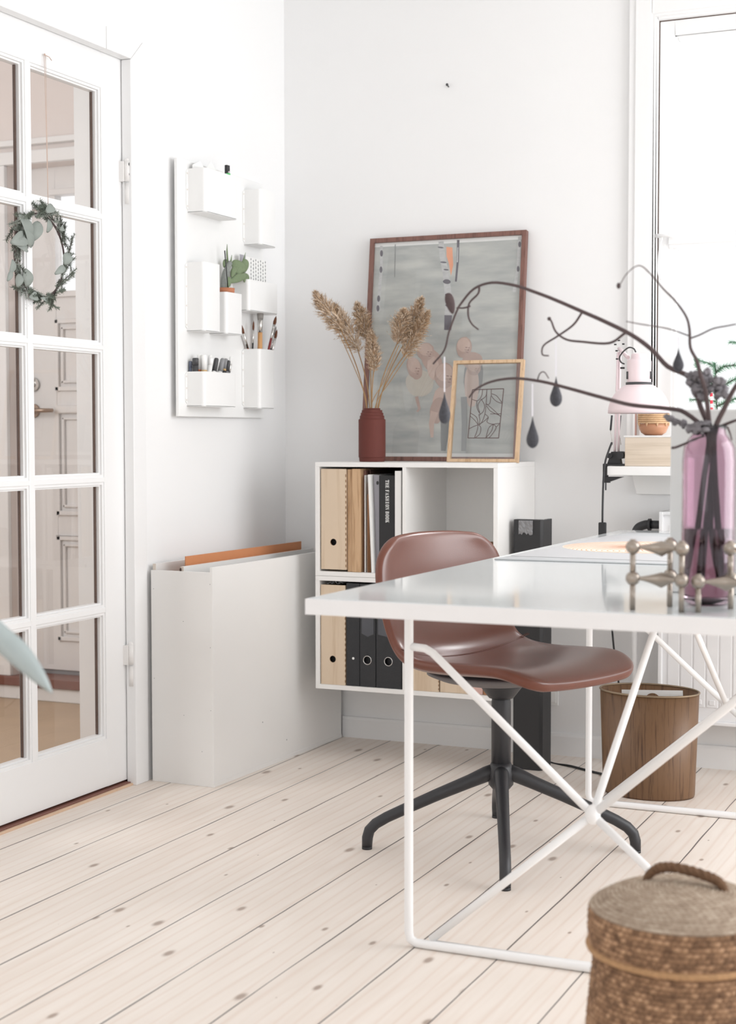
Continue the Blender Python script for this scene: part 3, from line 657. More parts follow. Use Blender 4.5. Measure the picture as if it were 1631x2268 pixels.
def brush(label, dx, bpx, tpx, tpy, ferr, hand, tip, w_, flat=False, group=G7):
    X = XP + dx; z0 = 1.0895
    while X > XP + .010 and atx(bpx, 771, X).y < POCK['c7'][0] + .010: X -= .001      # stay inside the pocket
    tt = atx(tpx, tpy, X); rm_ = atx(bpx, 771, X); q = (tt - rm_) / (tt.z - rm_.z); a = tt - q * (tt.z - z0)
    while not (POCK['c7'][0] + .006 < a.y < POCK['c7'][1] - .006) and z0 < 1.22: z0 += .004; a = tt - q * (tt.z - z0)
    q = (tt - a) / (tt.z - z0)
    o = thing('paint_brush', label, 'brush', tuple(a), group); L = tt.z - z0
    P = lambda t: a + q * (L * t)
    MB().tube([P(0), P(.5), P(1 - .075 / L)], [w_ * .5, w_ * .9, w_ * .8], 10).build('handle', hand, o)
    MB().tube([P(1 - .075 / L), P(1 - .030 / L)], [w_ * .85, w_], 10).build('ferrule', ferr, o)
    if flat: MB().tube([P(1 - .036 / L), P(1 - .02 / L), P(1 - .006 / L), P(1)], [w_ * .95, w_ * 1.15, w_ * 1.05, w_ * .5], 12).build('bristles', tip, o)
    else: MB().tube([P(1 - .030 / L), P(1 - .020 / L), P(1 - .008 / L), P(1)], [w_ * .9, w_ * 1.15, w_ * .8, w_ * .1], 10).build('bristles', tip, o)
brush('rust handled round brush leaning left in the tall right pocket', .044, 549, 533, 716, M['chrome'], M['rust_handle'], M['sable'], .0044)
brush('slim black handled brush standing upright', .036, 560, 562, 710, M['chrome'], M['black_plastic'], M['sable'], .0030)
brush('broad brush with round grey bristles and wooden handle', .036, 576, 577, 684, M['chrome'], M['wood_handle'], M['bristle'], .0092, True)
brush('dark red handled brush leaning right, tallest of that bunch', .040, 596, 612, 700, M['chrome'], M['red_handle'], M['sable'], .0048)
brush('small black handled brush behind the dark red one', .032, 601, 612, 722, M['chrome'], M['black_plastic'], M['bristle'], .0036)
brush('black handled brush, furthest right of the brushes', .046, 605, 614, 730, M['chrome'], M['black_plastic'], M['sable'], .0042)
# dotted paper in the middle right pocket
dp = MB().box(XP + .018, XP + .0195, -.362, -.180, 1.395, 1.564)
dots = MB()
for i in range(11):
    for k in range(10):
        yy = -.352 + i * .0162; zz = 1.558 - k * .0118 - (i % 2) * .004
        if i < 4: continue
        dots.ball((XP + .0197, yy + .002, zz), .0026, 4, sc=(.15, .8, 1.5 + (k % 3) * .25))
dpo = thing('dotted_card', 'white card with rows of black dots behind the cactus', 'card', (XP + .018, -.27, 1.395))
dp.build('sheet', M['paper'], dpo); dots.build('dots', M['darkgrey'], dpo)
MB().box(XP + .0196, XP + .0206, -.360, -.322, 1.395, 1.566).build('grey_corner', M['greypaper'], dpo)
# cactus in its pot
cz = 1.4355
cac = thing('potted_cactus', 'small paddle cactus in a clay pot on the middle pocket', 'plant', (XP + .033, -.468, 1.312))
MB().lathe([(.001, 1.312), (.022, 1.312), (.026, 1.43), (.0265, 1.431), (.0275, 1.431), (.0290, 1.450), (.026, 1.450), (.0245, 1.44), (.001, 1.440)], (XP + .031, -.472, 0), 28).build('pot', M['clay'], cac)
def pad(mb, c, rl, rw, rt, d, face):
    d = Vector(d).normalized(); n_ = Vector(face); n_ = (n_ - d * n_.dot(d)).normalized(); s_ = d.cross(n_)
    o = len(mb.v); mb.ball((0, 0, 0), 1, 9)
    for i in range(o, len(mb.v)):
        p = mb.v[i]; tw = 1 + .25 * p[2]
        mb.v[i] = tuple(Vector(c) + d * (p[2] * rl) + s_ * (p[0] * rw * tw) + n_ * (p[1] * rt))
FC = (.7, -.5, .1); xc = XP + .033
st = MB().tube(spline([(xc, -.487, 1.44), (xc, -.483, 1.475), (xc, -.466, 1.505), (xc, -.447, 1.530)], 5), [.0105] * 11 + [.0085] * 5, 10)
st.build('stem', M['cactus_stem'], cac)
for (c, rl, rw, d) in (((xc + .01, -.476, 1.466), .020, .010, (0, .35, 1)), ((xc + .014, -.425, 1.484), .055, .013, (0, 1, .32)), ((xc + .006, -.405, 1.520), .024, .024, (0, .5, 1)),
                       ((xc + .012, -.448, 1.500), .020, .009, (0, .7, 1)), ((xc + .012, -.368, 1.490), .023, .016, (0, 1, -.3)), ((xc - .01, -.457, 1.527), .015, .009, (0, .5, 1)), ((xc + .006, -.362, 1.528), .024, .013, (0, .4, 1))):
    pb = MB(); pad(pb, c, rl, rw, .0055, d, FC); pb.build('pad', M['cactus'], cac)
sh = MB()
sh.tube([(xc, -.461, 1.533), (xc, -.464, 1.56), (xc, -.463, 1.585)], [.003, .0028, .0006], 8).tube([(xc, -.440, 1.532), (xc, -.434, 1.555)], [.003, .0006], 8).tube([(xc, -.360, 1.545), (xc, -.345, 1.572)], [.003, .0005], 8)
sh.build('shoots', M['cactus'], cac)
stk = tag(MB().tube([(XP + .050, -.4885, 1.4413), (XP + .050, -.5085, 1.560)], [.0016, .0019], 8).build('plant_stake', M['black_plastic']), 'thin black stick in the clay pot of the cactus', 'stick')
# top left pocket: papers, black pen clip, green cap
y1_ = POCK['c1'][0]
for (nm, lab, m_, pts) in (
  ('folded_paper', 'curled white sheet at the left of the top pocket', 'paper', [(XP + .012, y1_ + .008, 1.665), (XP + .012, y1_ + .008, 1.80), (XP + .02, y1_ + .040, 1.815), (XP + .03, y1_ + .052, 1.79), (XP + .03, y1_ + .05, 1.665)]),
  ('folded_paper', 'white paper corner peeking over the top pocket', 'paper', [(XP + .03, y1_ + .05, 1.665), (XP + .03, y1_ + .052, 1.79), (XP + .028, y1_ + .088, 1.822), (XP + .028, y1_ + .122, 1.80), (XP + .028, y1_ + .12, 1.665)])):
    mb = MB(); n_ = len(pts); v = [Vector(p) for p in pts] + [Vector(p) + Vector((.0008, 0, 0)) for p in pts]
    mb.add(v, [tuple(range(n_)), tuple(range(2 * n_ - 1, n_ - 1, -1))] + [(i, (i + 1) % n_, (i + 1) % n_ + n_, i + n_) for i in range(n_)])
    tag(mb.build(nm, M[m_]), lab, 'paper', 'loose papers in the top pocket')
bc = thing('black_marker', 'black marker with a silver button in the top pocket', 'pen', (XP + .04, y1_ + .164, 1.663))
MB().box(XP + .034, XP + .046, y1_ + .157, y1_ + .180, 1.663, 1.785).box(XP + .035, XP + .045, y1_ + .160, y1_ + .178, 1.785, 1.822).build('body', M['black_plastic'], bc, bevel=.002)
MB().cyl((XP + .046, y1_ + .166, 1.799), (XP + .0485, y1_ + .166, 1.799), .0045, n=12).build('button', M['chrome'], bc)
tag(MB().tube([(XP + .050, y1_ + .150, 1.664), (XP + .050, y1_ + .156, 1.794)], [.006, .0072], 12).build('green_pen', M['green']), 'bright green cap beside the black marker', 'pen')

# ================================================================== FLAT FILE CABINET
cab = thing('portfolio_box', 'tall white open-topped portfolio box standing against the left wall', 'box', (-.012, -.833, 0))
CT = .009
cy0, cy1, cx0, cx1 = -.833, -.022, -.012, .196
MB().box(cx0 + .001, cx1 - .002, cy0, cy0 + CT, 0, .6135).build('end_panel', M['lacquer'], cab, bevel=.0008)
MB().box(cx1 - CT, cx1, cy0 + .0005, cy1, .004, .628).build('front_panel', M['lacquer'], cab, bevel=.0008)
MB().box(cx1 - .010, cx1 + .0015, cy0 + .001, cy1, 0, .012).build('plinth', M['lacquer'], cab, bevel=.0006)
MB().box(.084, .084 + CT, cy0 + CT + .003, cy1, .01, .626).box(.084, .0935, cy0 + CT + .0005, cy0 + CT + .003, .60, .626, 1).build('divider', [M['lacquer'], M['lacquer_edge']], cab)
MB().box(-.0105, -.0015, cy0 + CT + .003, cy1, .01, .631).box(-.0105, -.0015, cy0 + CT + .0005, cy0 + CT + .003, .600, .631, 1).build('back_panel', [M['lacquer'], M['lacquer_edge']], cab)
MB().box(cx0 + .001, cx1 - CT, cy0 + CT, cy1, .004, .012).build('base_board', M['lacquer'], cab)
for (y, z) in ((-.55, .14), (-.40, .06)): MB().ball((cx1 + .0003, y, z), .0022, 5, sc=(.3, 1, 1)).build('nail_mark', M['midgrey'], cab)
for (x, z) in ((.19, .58), (.19, .40), (.19, .22), (0, .56), (0, .3), (.1, .47), (.1, .2), (.16, .1)): MB().ball((x - .002, cy0 - .0003, z), .0012, 5, sc=(1, .3, 1)).build('nail_mark', M['midgrey'], cab)
MB().ball((.086, cy0 + .006, .617), .005, 6, sc=(.6, .6, 1.2)).build('notch', M['dark_card'], cab)
cab.rotation_euler = (0, 0, -.028)          # it stands along the slightly skewed wall
tag(MB().box(.066, .069, -.772, -.062, .013, .651).xf(Matrix.Translation((-.012, -.833, 0)) @ Matrix.Rotation(-.028, 4, 'Z') @ Matrix.Translation((.012, .833, 0))).build('orange_board', M['orange']), 'orange board standing in the white portfolio box', 'board')

# ================================================================== WALL SHELF UNITS
SX0, SX1, SY, ST = .282, .877, -.352, .014
def unit(name, label, z0, z1, div):
    o = thing(name, label, 'shelf', (SX0, SY, z0))
    MB().box(SX0, SX1, SY, -.001, z0, z0 + ST).build('bottom_board', M['shelf'], o, bevel=.0007)
    MB().box(SX0, SX1, SY, -.001, z1 - ST, z1).build('top_board', M['shelf'], o, bevel=.0007)
    for x in (SX0, SX1 - ST): MB().box(x, x + ST, SY, -.001, z0 + ST, z1 - ST).build('side_board', M['shelf'], o, bevel=.0007)
    MB().box(div, div + ST * .8, SY + .001, -.012, z0 + ST, z1 - ST).build('divider', M['shelf'], o)
    MB().box(SX0 + ST, SX1 - ST, -.012, -.006, z0 + ST, z1 - ST).build('back_board', M['shelf'], o)
    return o
ZM = .5675
unit('wall_shelf', 'upper white two-compartment wall shelf carrying the pictures', ZM + .0008, .9185, .5735)
unit('wall_shelf', 'lower white two-compartment wall shelf with black binders', .2175, ZM, .5735)
UB, LB = ZM + .0008 + ST + .0004, .2175 + ST + .0004
def magfile(label, x0, x1, z0, z1, y0, hx, hz, group='birch magazine files'):
    o = thing('magazine_file', label, 'magazine file', (x0, y0, z0), group)
    mb = MB(); plate_hole(mb, x0, x1, z0, z1, y0, y0 + .004, hx, hz, .0105, 28, 0, 1)
    mb.build('front_panel', [M['birch'], M['birch_edge']], o)
    s_ = MB()
    for xx in (x0, x1 - .004): s_.box(xx, xx + .004, y0 + .004, y0 + .25, z0, z1 - .001)
    s_.box(x0 + .004, x1 - .004, y0 + .004, y0 + .25, z0, z0 + .004).box(x0 + .004, x1 - .004, y0 + .246, y0 + .25, z0 + .004, z1 - .05)
    s_.build('side_panel', M['birch'], o)
    f = MB()
    for i in range(18): f.box(x1 - .0012, x1 + .0002, y0 - .0003, y0 + .0042, z0 + (i + .5) * (z1 - z0) / 19, z0 + (i + 1) * (z1 - z0) / 19)
    f.build('finger_joints', M['birch_edge'], o)
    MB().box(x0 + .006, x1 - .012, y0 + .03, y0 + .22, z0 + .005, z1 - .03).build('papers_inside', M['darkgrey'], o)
    return o
magfile('birch magazine file with a round hole in the upper shelf', .3005, .384, UB + .006, .898, SY + .004, .342, .673)
# wooden case, and papers
oc = thing('wooden_case', 'narrow oak case beside the upper magazine file', 'box', (.40, SY, UB))
MB().box(.3865, .4035, SY + .012, SY + .26, UB, .897).box(.4045, .432, SY + .006, SY + .26, UB, .8985).build('case_body', M['oakbox'], oc, bevel=.001)
MB().box(.4322, .4405, SY + .03, SY + .25, UB, .893).build('case_back', M['walnut'], oc)
def slab(name, label, cat, m_, x0, x1, y0, y1, z0, z1, lean=0, group=None, bevel=.0006):
    mb = MB().box(x0, x1, y0, y1, z0, z1)
    mb.v = [(p[0] + lean * (p[2] - z0), p[1], p[2]) for p in mb.v]
    return tag(mb.build(name, M[m_], bevel=bevel), label, cat, group)
slab('picture_mount', 'thin white card standing beside the oak case', 'card', 'paper', .4445, .4465, SY + .010, -.10, UB, .8795, 0, 'flat sheets on the upper shelf')
slab('card_sheet', 'tall dark brown card behind the thin white one', 'card', 'dark_card', .4475, .4515, SY + .04, -.08, UB, .895, 0, 'flat sheets on the upper shelf')
slab('card_sheet', 'short light brown card next to the dark gap', 'card', 'card_brown', .4535, .4560, SY + .012, -.10, UB, .822, -.002, 'flat sheets on the upper shelf')
slab('card_sheet', 'leaning brown card touching the white folder', 'card', 'card_brown', .4600, .4620, SY + .012, -.10, UB, .858, -.020, 'flat sheets on the upper shelf')
fo = thing('folder', 'leaning white folder with a glossy grey side', 'folder', (.47, SY, UB))
mb = MB().box(.4690, .4765, SY + .006, -.09, UB, .8815); mb.v = [(p[0] - .040 * (p[2] - UB), p[1], p[2]) for p in mb.v]; mb.build('spine', M['paper'], fo, bevel=.0006)
mb = MB().box(.4768, .4905, SY + .028, -.09, UB, .8800); mb.v = [(p[0] - .036 * (p[2] - UB) * (1 if p[0] < .48 else .0), p[1], p[2]) for p in mb.v]; mb.build('cover', M['greypaper'], fo)
MB().ball((.480, SY + .0275, .868 - .012), .0045, 8, sc=(1, .2, 1.3)).build('dot', M['darkgrey'], fo)
# lettered black book
bk = thing('fashion_book', 'thick black book lettered in white on its spine', 'book', (.52, SY, UB))
MB().box(.4925, .5465, SY + .010, -.08, UB, .8795).build('cover', M['black_book'], bk, bevel=.0015)
GLY = {
 'T': [(0, .86, 1, 1), (.36, 0, .66, .9), (.2, 0, .82, .06), (0, .66, .08, .9), (.92, .66, 1, .9)],
 'H': [(.08, 0, .36, 1), (.72, 0, .92, 1), (.3, .46, .8, .54), (0, .94, .44, 1), (0, 0, .44, .06), (.62, .94, 1, 1), (.62, 0, 1, .06)],
 'E': [(.1, 0, .42, 1), (0, .94, .9, 1), (0, 0, .95, .06), (.4, .47, .7, .53), (.84, .7, .9, 1), (.89, 0, .95, .32), (.64, .36, .7, .64)],
 'F': [(.1, 0, .42, 1), (0, .94, .95, 1), (0, 0, .56, .06), (.4, .47, .7, .53), (.88, .68, .95, 1), (.64, .36, .7, .64)],
 'I': [(.32, 0, .68, 1), (.14, .94, .86, 1), (.14, 0, .86, .06)],
 'A': [((0, 0), (.1, 0), (.56, 1), (.46, 1)), ((.56, 0), (.9, 0), (.6, 1), (.44, 1)), (.24, .3, .7, .36), (0, 0, .3, .06), (.5, 0, 1, .06)],
 'S': [((.05, .7), (.3, .9), (.9, .3), (.65, .1)), (.1, .92, .85, 1), (.1, 0, .85, .08), (.82, .66, .9, 1), (.05, 0, .13, .32), (.05, .6, .25, .96), (.72, .05, .92, .4)],
 'O': [(.05, .14, .35, .86), (.65, .14, .95, .86), (.25, .92, .75, 1), (.25, 0, .75, .08), ((.05, .8), (.35, .8), (.4, 1), (.22, 1)), ((.65, .8), (.95, .8), (.78, 1), (.6, 1)), ((.22, 0), (.4, 0), (.35, .2), (.05, .2)), ((.6, 0), (.78, 0), (.95, .2), (.65, .2))],
 'N': [(.1, 0, .17, 1), (.83, 0, .9, 1), ((.1, 1), (.4, 1), (.9, 0), (.72, 0)), (0, .94, .3, 1), (0, 0, .3, .06), (.68, .94, 1, 1)],
 'B': [(.1, 0, .4, 1), (0, .94, .7, 1), (0, 0, .75, .06), (.3, .49, .7, .55), (.62, .58, .88, .92), (.66, .08, .95, .48)],
 'K': [(.1, 0, .38, 1), ((.36, .42), (.44, .5), (.86, .96), (.78, .96)), ((.42, .52), (.62, .66), (.98, .04), (.68, .04)), (0, .94, .5, 1), (0, 0, .5, .06), (.6, .94, 1, 1), (.56, 0, 1, .06)]}
tx = MB(); zc = .866; ch = .0115; cwid = .0078
for chx in 'THE FASHION BOOK':
    if chx == ' ': zc -= .0035; continue
    for g in GLY[chx]:
        if isinstance(g[0], tuple): q = list(g)
        else: q = [(g[0], g[1]), (g[2], g[1]), (g[2], g[3]), (g[0], g[3])]
        # text runs downwards: letter x -> -z, letter y -> +x
        pts = [(.5145 + b_ * ch, zc - a * cwid) for a, b_ in q]
        tx.prism(pts, 'Y', SY + .0090, SY + .0101)
    zc -= cwid * 1.13
tx.build('lettering', M['paper'], bk)
slab('book', 'white book at the right end of the upper shelf row', 'book', 'lacquer', .5475, .5675, SY + .004, -.08, UB, .8935, -.0)
tag(MB().box(.5683, .5725, SY + .02, -.08, UB, .893).build('card_sheet', M['dark_card']), 'dark board squeezed against the shelf divider', 'card')
# small brown woven pot in the right compartment
wb_ = thing('woven_pot', 'small brown woven pot low in the right shelf compartment', 'basket', (.835, -.26, UB))
p_ = MB()
for i in range(9):
    rr = .026 + .007 * math.sin(math.pi * i / 8); zz = UB + .008 + i * .0105
    p_.tube([(.828 + rr * math.cos(t * math.pi / 10), -.27 + rr * math.sin(t * math.pi / 10), zz) for t in range(21)], .0062, 8, cap=False)
p_.build('coils', M['rope_dark'], wb_)
MB().lathe([(.001, 0), (.027, 0), (.031, .04), (.026, .09)], (.828, -.27, UB), 20).build('lining', M['wicker'], wb_)

# lower shelf
magfile('birch magazine file with a round hole in the lower shelf', .299, .3815, LB, .5405, SY + .004, .339, .311)
bag = MB()
n_ = 16; grid = [[(.305 + .055 * i / (n_ - 1), SY + .035 + .09 * j / 7 + random.uniform(-.003, .003), .545 + random.uniform(-.004, .006)) for i in range(n_)] for j in range(8)]
v = [p for r_ in grid for p in r_]; fs = [(j * n_ + i, j * n_ + i + 1, (j + 1) * n_ + i + 1, (j + 1) * n_ + i) for j in range(7) for i in range(n_ - 1)]
bag.add(v, fs, 0, False); bg_ = bag.build('plastic_sleeve', M['plasticbag']); sm = bg_.modifiers.new('t', 'SOLIDIFY'); sm.thickness = .002
tag(bg_, 'crumpled clear plastic lying on the lower magazine file', 'plastic sleeve')
def binder(label, x0, x1, ring=True, group='black binders in the lower shelf'):
    o = thing('binder', label, 'binder', (x0, SY, LB), group)
    y0 = SY + .006; z1 = .548
    cx = (x0 + x1) / 2
    mb = MB()
    if ring: plate_hole(mb, x0, x1, LB, z1, y0, y0 + .003, cx - .001, .314, .0120, 28)
    else: mb.box(x0, x1, y0, y0 + .003, LB, z1)
    mb.build('spine', M['binder'], o)
    MB().box(x0, x0 + .0028, y0 + .003, y0 + .28, LB, z1).box(x1 - .0028, x1, y0 + .003, y0 + .28, LB, z1).build('cover', M['binder'], o)
    MB().box(x0 + .004, x1 - .004, y0 + .02, y0 + .27, LB + .003, z1 - .01).build('pages', M['darkgrey'], o)
    if ring:
        t_ = [(cx - .001 + .0130 * math.cos(k * math.pi / 14), y0 - .0008, .314 + .0130 * math.sin(k * math.pi / 14)) for k in range(29)]
        MB().tube(t_, .0013, 8, cap=False).build('finger_ring', M['chrome'], o)
        lb = MB().prism([(x0 + .006, .535), (x1 - .006, .535), (x1 - .006, .395), (cx + .006, .389), (cx, .386), (cx - .006, .389), (x0 + .006, .395)], 'Y', y0 - .0008, y0 + .0002)
        lb.build('label_pocket', M['label'], o)
    else:
        MB().cyl((cx + .001, y0 - .001, .317), (cx + .001, y0 + .001, .317), .0038, n=14).build('button', M['paper'], o)
binder('slim black box file with a white dot on its spine', .3855, .4285, False)
binder('left of the two wide black ring binders', .4305, .4825)
binder('right wide black ring binder, half behind the chair', .4850, .5680)
magfile('wide birch box in the right half of the lower shelf', .5905, .690, LB, .45, SY + .004, .64, .36, 'birch magazine files')
slab('wooden_box', 'low birch box beside the wide one in the lower shelf', 'box', 'birch', .693, .792, SY + .008, -.08, LB, .40, 0)
slab('book', 'pink book standing in the lower shelf', 'book', 'pinkcard', .795, .827, SY + .012, -.10, LB, .44, 0)
slab('book', 'brown book in the right corner of the lower shelf', 'book', 'card_brown', .829, .856, SY + .012, -.10, LB, .43, 0)

# ================================================================== PICTURES ON TOP
ZT = .919
def picture_local(W_, H_, bw_, depth):
    """frame ring in x/z, depth in y (front at 0)"""
    mb = MB()
    for (a, b_) in (((0, 0), (W_, 0)), ((W_, 0), (W_, H_)), ((W_, H_), (0, H_)), ((0, H_), (0, 0))):
        pass
    o = [(0, 0), (W_, 0), (W_, H_), (0, H_)]; i_ = [(bw_, bw_), (W_ - bw_, bw_), (W_ - bw_, H_ - bw_), (bw_, H_ - bw_)]
    for k in range(4):
        q = (k + 1) % 4; mb.prism([o[k], o[q], i_[q], i_[k]], 'Y', 0, depth)
    return mb
def lean_matrix(x0, y0, z0, top_dy, H_, dx=0): 
    a = math.asin(top_dy / H_)
    return Matrix.Translation((x0, y0, z0)) @ Matrix.Rotation(-a, 4, 'X') @ Matrix.Rotation(dx, 4, 'Z')
# large picture
big = thing('framed_picture', 'large walnut framed painting print of birch trunks and pale figures', 'picture', (.3, -.1, ZT))
BWd, BHt = .530, .722
MX = lean_matrix(.318, -.105, ZT + .0003, .080, BHt) @ Matrix.Rotation(0, 4, 'Y')
shear = Matrix.Identity(4); shear[0][2] = -.020            # the frame stands a touch askew to the left
MX = Matrix.Translation((.323, -.105, ZT + .0003)) @ Matrix.Rotation(-math.asin(.080 / BHt), 4, 'X')
picture_local(BWd, BHt, .014, .022).xf(MX).build('frame', M['walnut'], big)
MB().box(.012, BWd - .012, .010, .014, .012, BHt - .012).xf(MX).build('backing', M['paper'], big)
def uv(px, py):
    """a point of the print from its place in the photograph's close-up"""
    return (.014 + (px - 452 + (py - 150) * .035) / 968 * (BWd - .028), BHt - .014 - (py - 118 - (1 - (px - 450) / 970) * 55) / (1600 - 118 - (1 - (px - 450) / 970) * 55) * (BHt - .028))
pr = MB(); lay = [0]
pr.prism([(.0145, .026), (BWd - .0145, .026), (BWd - .0145, BHt - .027), (.0145, BHt - .027)], 'Y', .0094, .0099, 0)
def shape(pts, mi, d=1):
    lay[0] += 1; y = .0094 - .00002 * lay[0]
    P = [uv(*p) for p in pts]; n = len(P)
    pr.add([(p[0], y, p[1]) for p in P], [tuple(range(n))], mi)
def ell(cx, cy, rx, ry, mi, rot=0, n=22, j=.06):
    rnd = random.Random(int(cx * 7 + cy))
    ph = [rnd.uniform(-j, j) for _ in range(n)]
    pts = []
    for i in range(n):
        t = 2 * math.pi * i / n; k = 1 + ph[i] * .5
        a, b_ = rx * k * math.cos(t), ry * k * math.sin(t); pts.append((cx + a * math.cos(rot) - b_ * math.sin(rot), cy + a * math.sin(rot) + b_ * math.cos(rot)))
    shape(pts, mi)
def ribbon(pts, w0, w1, mi):
    L_, R_ = [], []
    for i, p in enumerate(pts):
        a = pts[max(0, i - 1)]; b_ = pts[min(len(pts) - 1, i + 1)]; dx, dy = b_[0] - a[0], b_[1] - a[1]; q = math.hypot(dx, dy)
        w_ = w0 + (w1 - w0) * i / (len(pts) - 1); L_.append((p[0] - dy / q * w_ / 2, p[1] + dx / q * w_ / 2)); R_.append((p[0] + dy / q * w_ / 2, p[1] - dx / q * w_ / 2))
    for i in range(len(pts) - 1): shape([L_[i], L_[i + 1], R_[i + 1], R_[i]], mi)
shape([(930, 195), (970, 200), (976, 320), (962, 390), (945, 300), (932, 260)], 3)
ribbon([(895, 160), (905, 260), (928, 380), (940, 480), (948, 600), (945, 670)], 34, 52, 1)
ribbon([(945, 655), (944, 700), (942, 755)], 50, 46, 2)
for (x, y, w_, h_) in ((893, 200, 20, 5), (912, 300, 22, 6), (930, 350, 18, 5), (935, 430, 26, 16), (945, 520, 24, 8), (948, 590, 24, 9)): ell(x, y, w_, h_, 2, .1, 10)
ribbon([(1008, 150), (1005, 300), (994, 430)], 16, 12, 2); ribbon([(1006, 200), (1003, 300)], 7, 7, 1)
ribbon([(495, 190), (497, 340), (486, 470), (476, 640)], 18, 22, 1)
for (x, y) in ((497, 240), (494, 350), (480, 545), (476, 610)): ell(x, y, 10, 22, 2, 0, 10)
ribbon([(1402, 130), (1392, 340), (1368, 500)], 18, 22, 1)
for (x, y) in ((1402, 180), (1393, 345)): ell(x, y, 9, 20, 2, 0, 10)
ribbon([(590, 180), (588, 400)], 5, 3, 8)
# figures: bodies first, then heads
ell(1110, 1060, 62, 150, 8, .05); ell(1105, 960, 66, 60, 5, .1); ell(1100, 1120, 46, 150, 4, .0)
ell(760, 1110, 95, 90, 6, .6); ell(840, 960, 62, 90, 5, -.5); ell(850, 1010, 40, 80, 4, -.1)
ell(925, 1230, 78, 110, 4, .1); ell(880, 1290, 50, 90, 5, .2); ribbon([(860, 1300), (840, 1380), (845, 1470)], 50, 18, 4); ribbon([(740, 1200), (760, 1280), (745, 1300)], 22, 14, 5)
ribbon([(930, 1300), (925, 1480), (920, 1560)], 60, 30, 8); ribbon([(1050, 1200), (1055, 1380), (1050, 1560)], 40, 30, 8)
for (x, y, rx, ry, ro) in ((800, 900, 56, 60, .3), (725, 1010, 48, 78, -.35), (1050, 870, 50, 70, .1), (925, 1060, 66, 86, .0), (1115, 1010, 44, 48, .2)):
    ell(x, y, rx, ry, 5, ro); ell(x - 3, y - ry * .25, rx * .82, ry * .68, 4, ro)
    ell(x + rx * .35, y + ry * .28, rx * .34, ry * .12, 5, .2, 10); 
    for (ex, ey, ew, eh) in ((.30, .02, .16, .04), (.62, .04, .10, .035), (.45, .5, .16, .03), (.55, .26, .06, .09)): ell(x + rx * ex, y + ry * ey, rx * ew, ry * eh, 7, .1, 8)
pr.xf(MX).build('print', [M[k] for k in ('p_ground', 'p_bark', 'p_darkbark', 'p_orange', 'p_skin', 'p_skin2', 'p_pale', 'p_line', 'p_dim')], big)
MB().add([(.013, .0068, .013), (BWd - .013, .0068, .013), (BWd - .013, .0068, BHt - .013), (.013, .0068, BHt - .013)], [(0, 1, 2, 3)]).xf(MX).build('glass', M['picglass'], big)

# small picture
sml = thing('framed_papercut', 'small oak frame with a brown line papercut between clear glass', 'picture', (.77, -.19, ZT))
SWd, SHt = .229, .318
MS = Matrix.Translation((.654, -.192, ZT + .0003)) @ Matrix.Rotation(-math.asin(.058 / SHt), 4, 'X')
picture_local(SWd, SHt, .0098, .016).xf(MS).build('frame', M['oak'], sml)
for yy in (.006, .0115): MB().add([(.009, yy, .009), (SWd - .009, yy, .009), (SWd - .009, yy, SHt - .009), (.009, yy, SHt - .009)], [(0, 1, 2, 3)]).xf(MS).build('glass', M['picglass'], sml)
pc = MB()
def PU(px, py): return (.0098 + (px - 1020) / (1465 - 1020) * (SWd - .02) , SHt - .0098 - (py - 975) / (1605 - 975) * (SHt - .02))
def line(pts, w_=.0019):
    P = [PU(*p) for p in pts]; P = [Vector((p[0], .0088, p[1])) for p in P]; P = spline(P, 5) if len(P) > 2 else P
    for a, b_ in zip(P, P[1:]):
        d = (b_ - a); 
        if d.length < 1e-6: continue
        d.normalize(); s_ = Vector((d.z, 0, -d.x)) * w_ / 2; a2, b2 = a - d * w_ * .2, b_ + d * w_ * .2
        pts8 = [a2 - s_, b2 - s_, b2 + s_, a2 + s_]
        pc.add([p + Vector((0, -.0003, 0)) for p in pts8] + [p + Vector((0, .0003, 0)) for p in pts8], [(0, 1, 2, 3), (7, 6, 5, 4), (0, 4, 5, 1), (1, 5, 6, 2), (2, 6, 7, 3), (3, 7, 4, 0)])
C4 = [(1140, 1147), (1355, 1143), (1342, 1466), (1130, 1466)]
for a, b_ in zip(C4, C4[1:] + C4[:1]): line([a, b_], .0026)
for L_ in ([(1140, 1210), (1180, 1220), (1205, 1190), (1210, 1150)], [(1175, 1220), (1180, 1270), (1205, 1310)], [(1205, 1210), (1185, 1250), (1200, 1300)], [(1205, 1210), (1230, 1250), (1225, 1290), (1200, 1315)],
           [(1240, 1148), (1235, 1190), (1205, 1215)], [(1240, 1150), (1240, 1240), (1238, 1300), (1225, 1350), (1205, 1380)], [(1270, 1148), (1275, 1190), (1310, 1225), (1350, 1240)], [(1275, 1175), (1310, 1190), (1350, 1235)],
           [(1270, 1190), (1265, 1240), (1240, 1245)], [(1240, 1240), (1280, 1270), (1345, 1325)], [(1245, 1255), (1275, 1290), (1342, 1320)], [(1275, 1308), (1345, 1308)], [(1135, 1300), (1180, 1330), (1195, 1375)],
           [(1135, 1320), (1170, 1350), (1195, 1380)], [(1195, 1310), (1205, 1350), (1200, 1380)], [(1200, 1380), (1215, 1400), (1210, 1440), (1180, 1465)], [(1195, 1380), (1190, 1420), (1175, 1465)], [(1135, 1405), (1165, 1390), (1195, 1380)],
           [(1205, 1375), (1235, 1355), (1262, 1330)], [(1240, 1310), (1262, 1330), (1255, 1360), (1290, 1375), (1345, 1370)], [(1300, 1375), (1270, 1400), (1255, 1465)], [(1300, 1375), (1290, 1420), (1255, 1465)], [(1300, 1375), (1320, 1400), (1290, 1450), (1275, 1465)],
           [(1320, 1395), (1340, 1375)]):
    line(L_)
pc.xf(MS).build('papercut', M['line_brown'], sml)

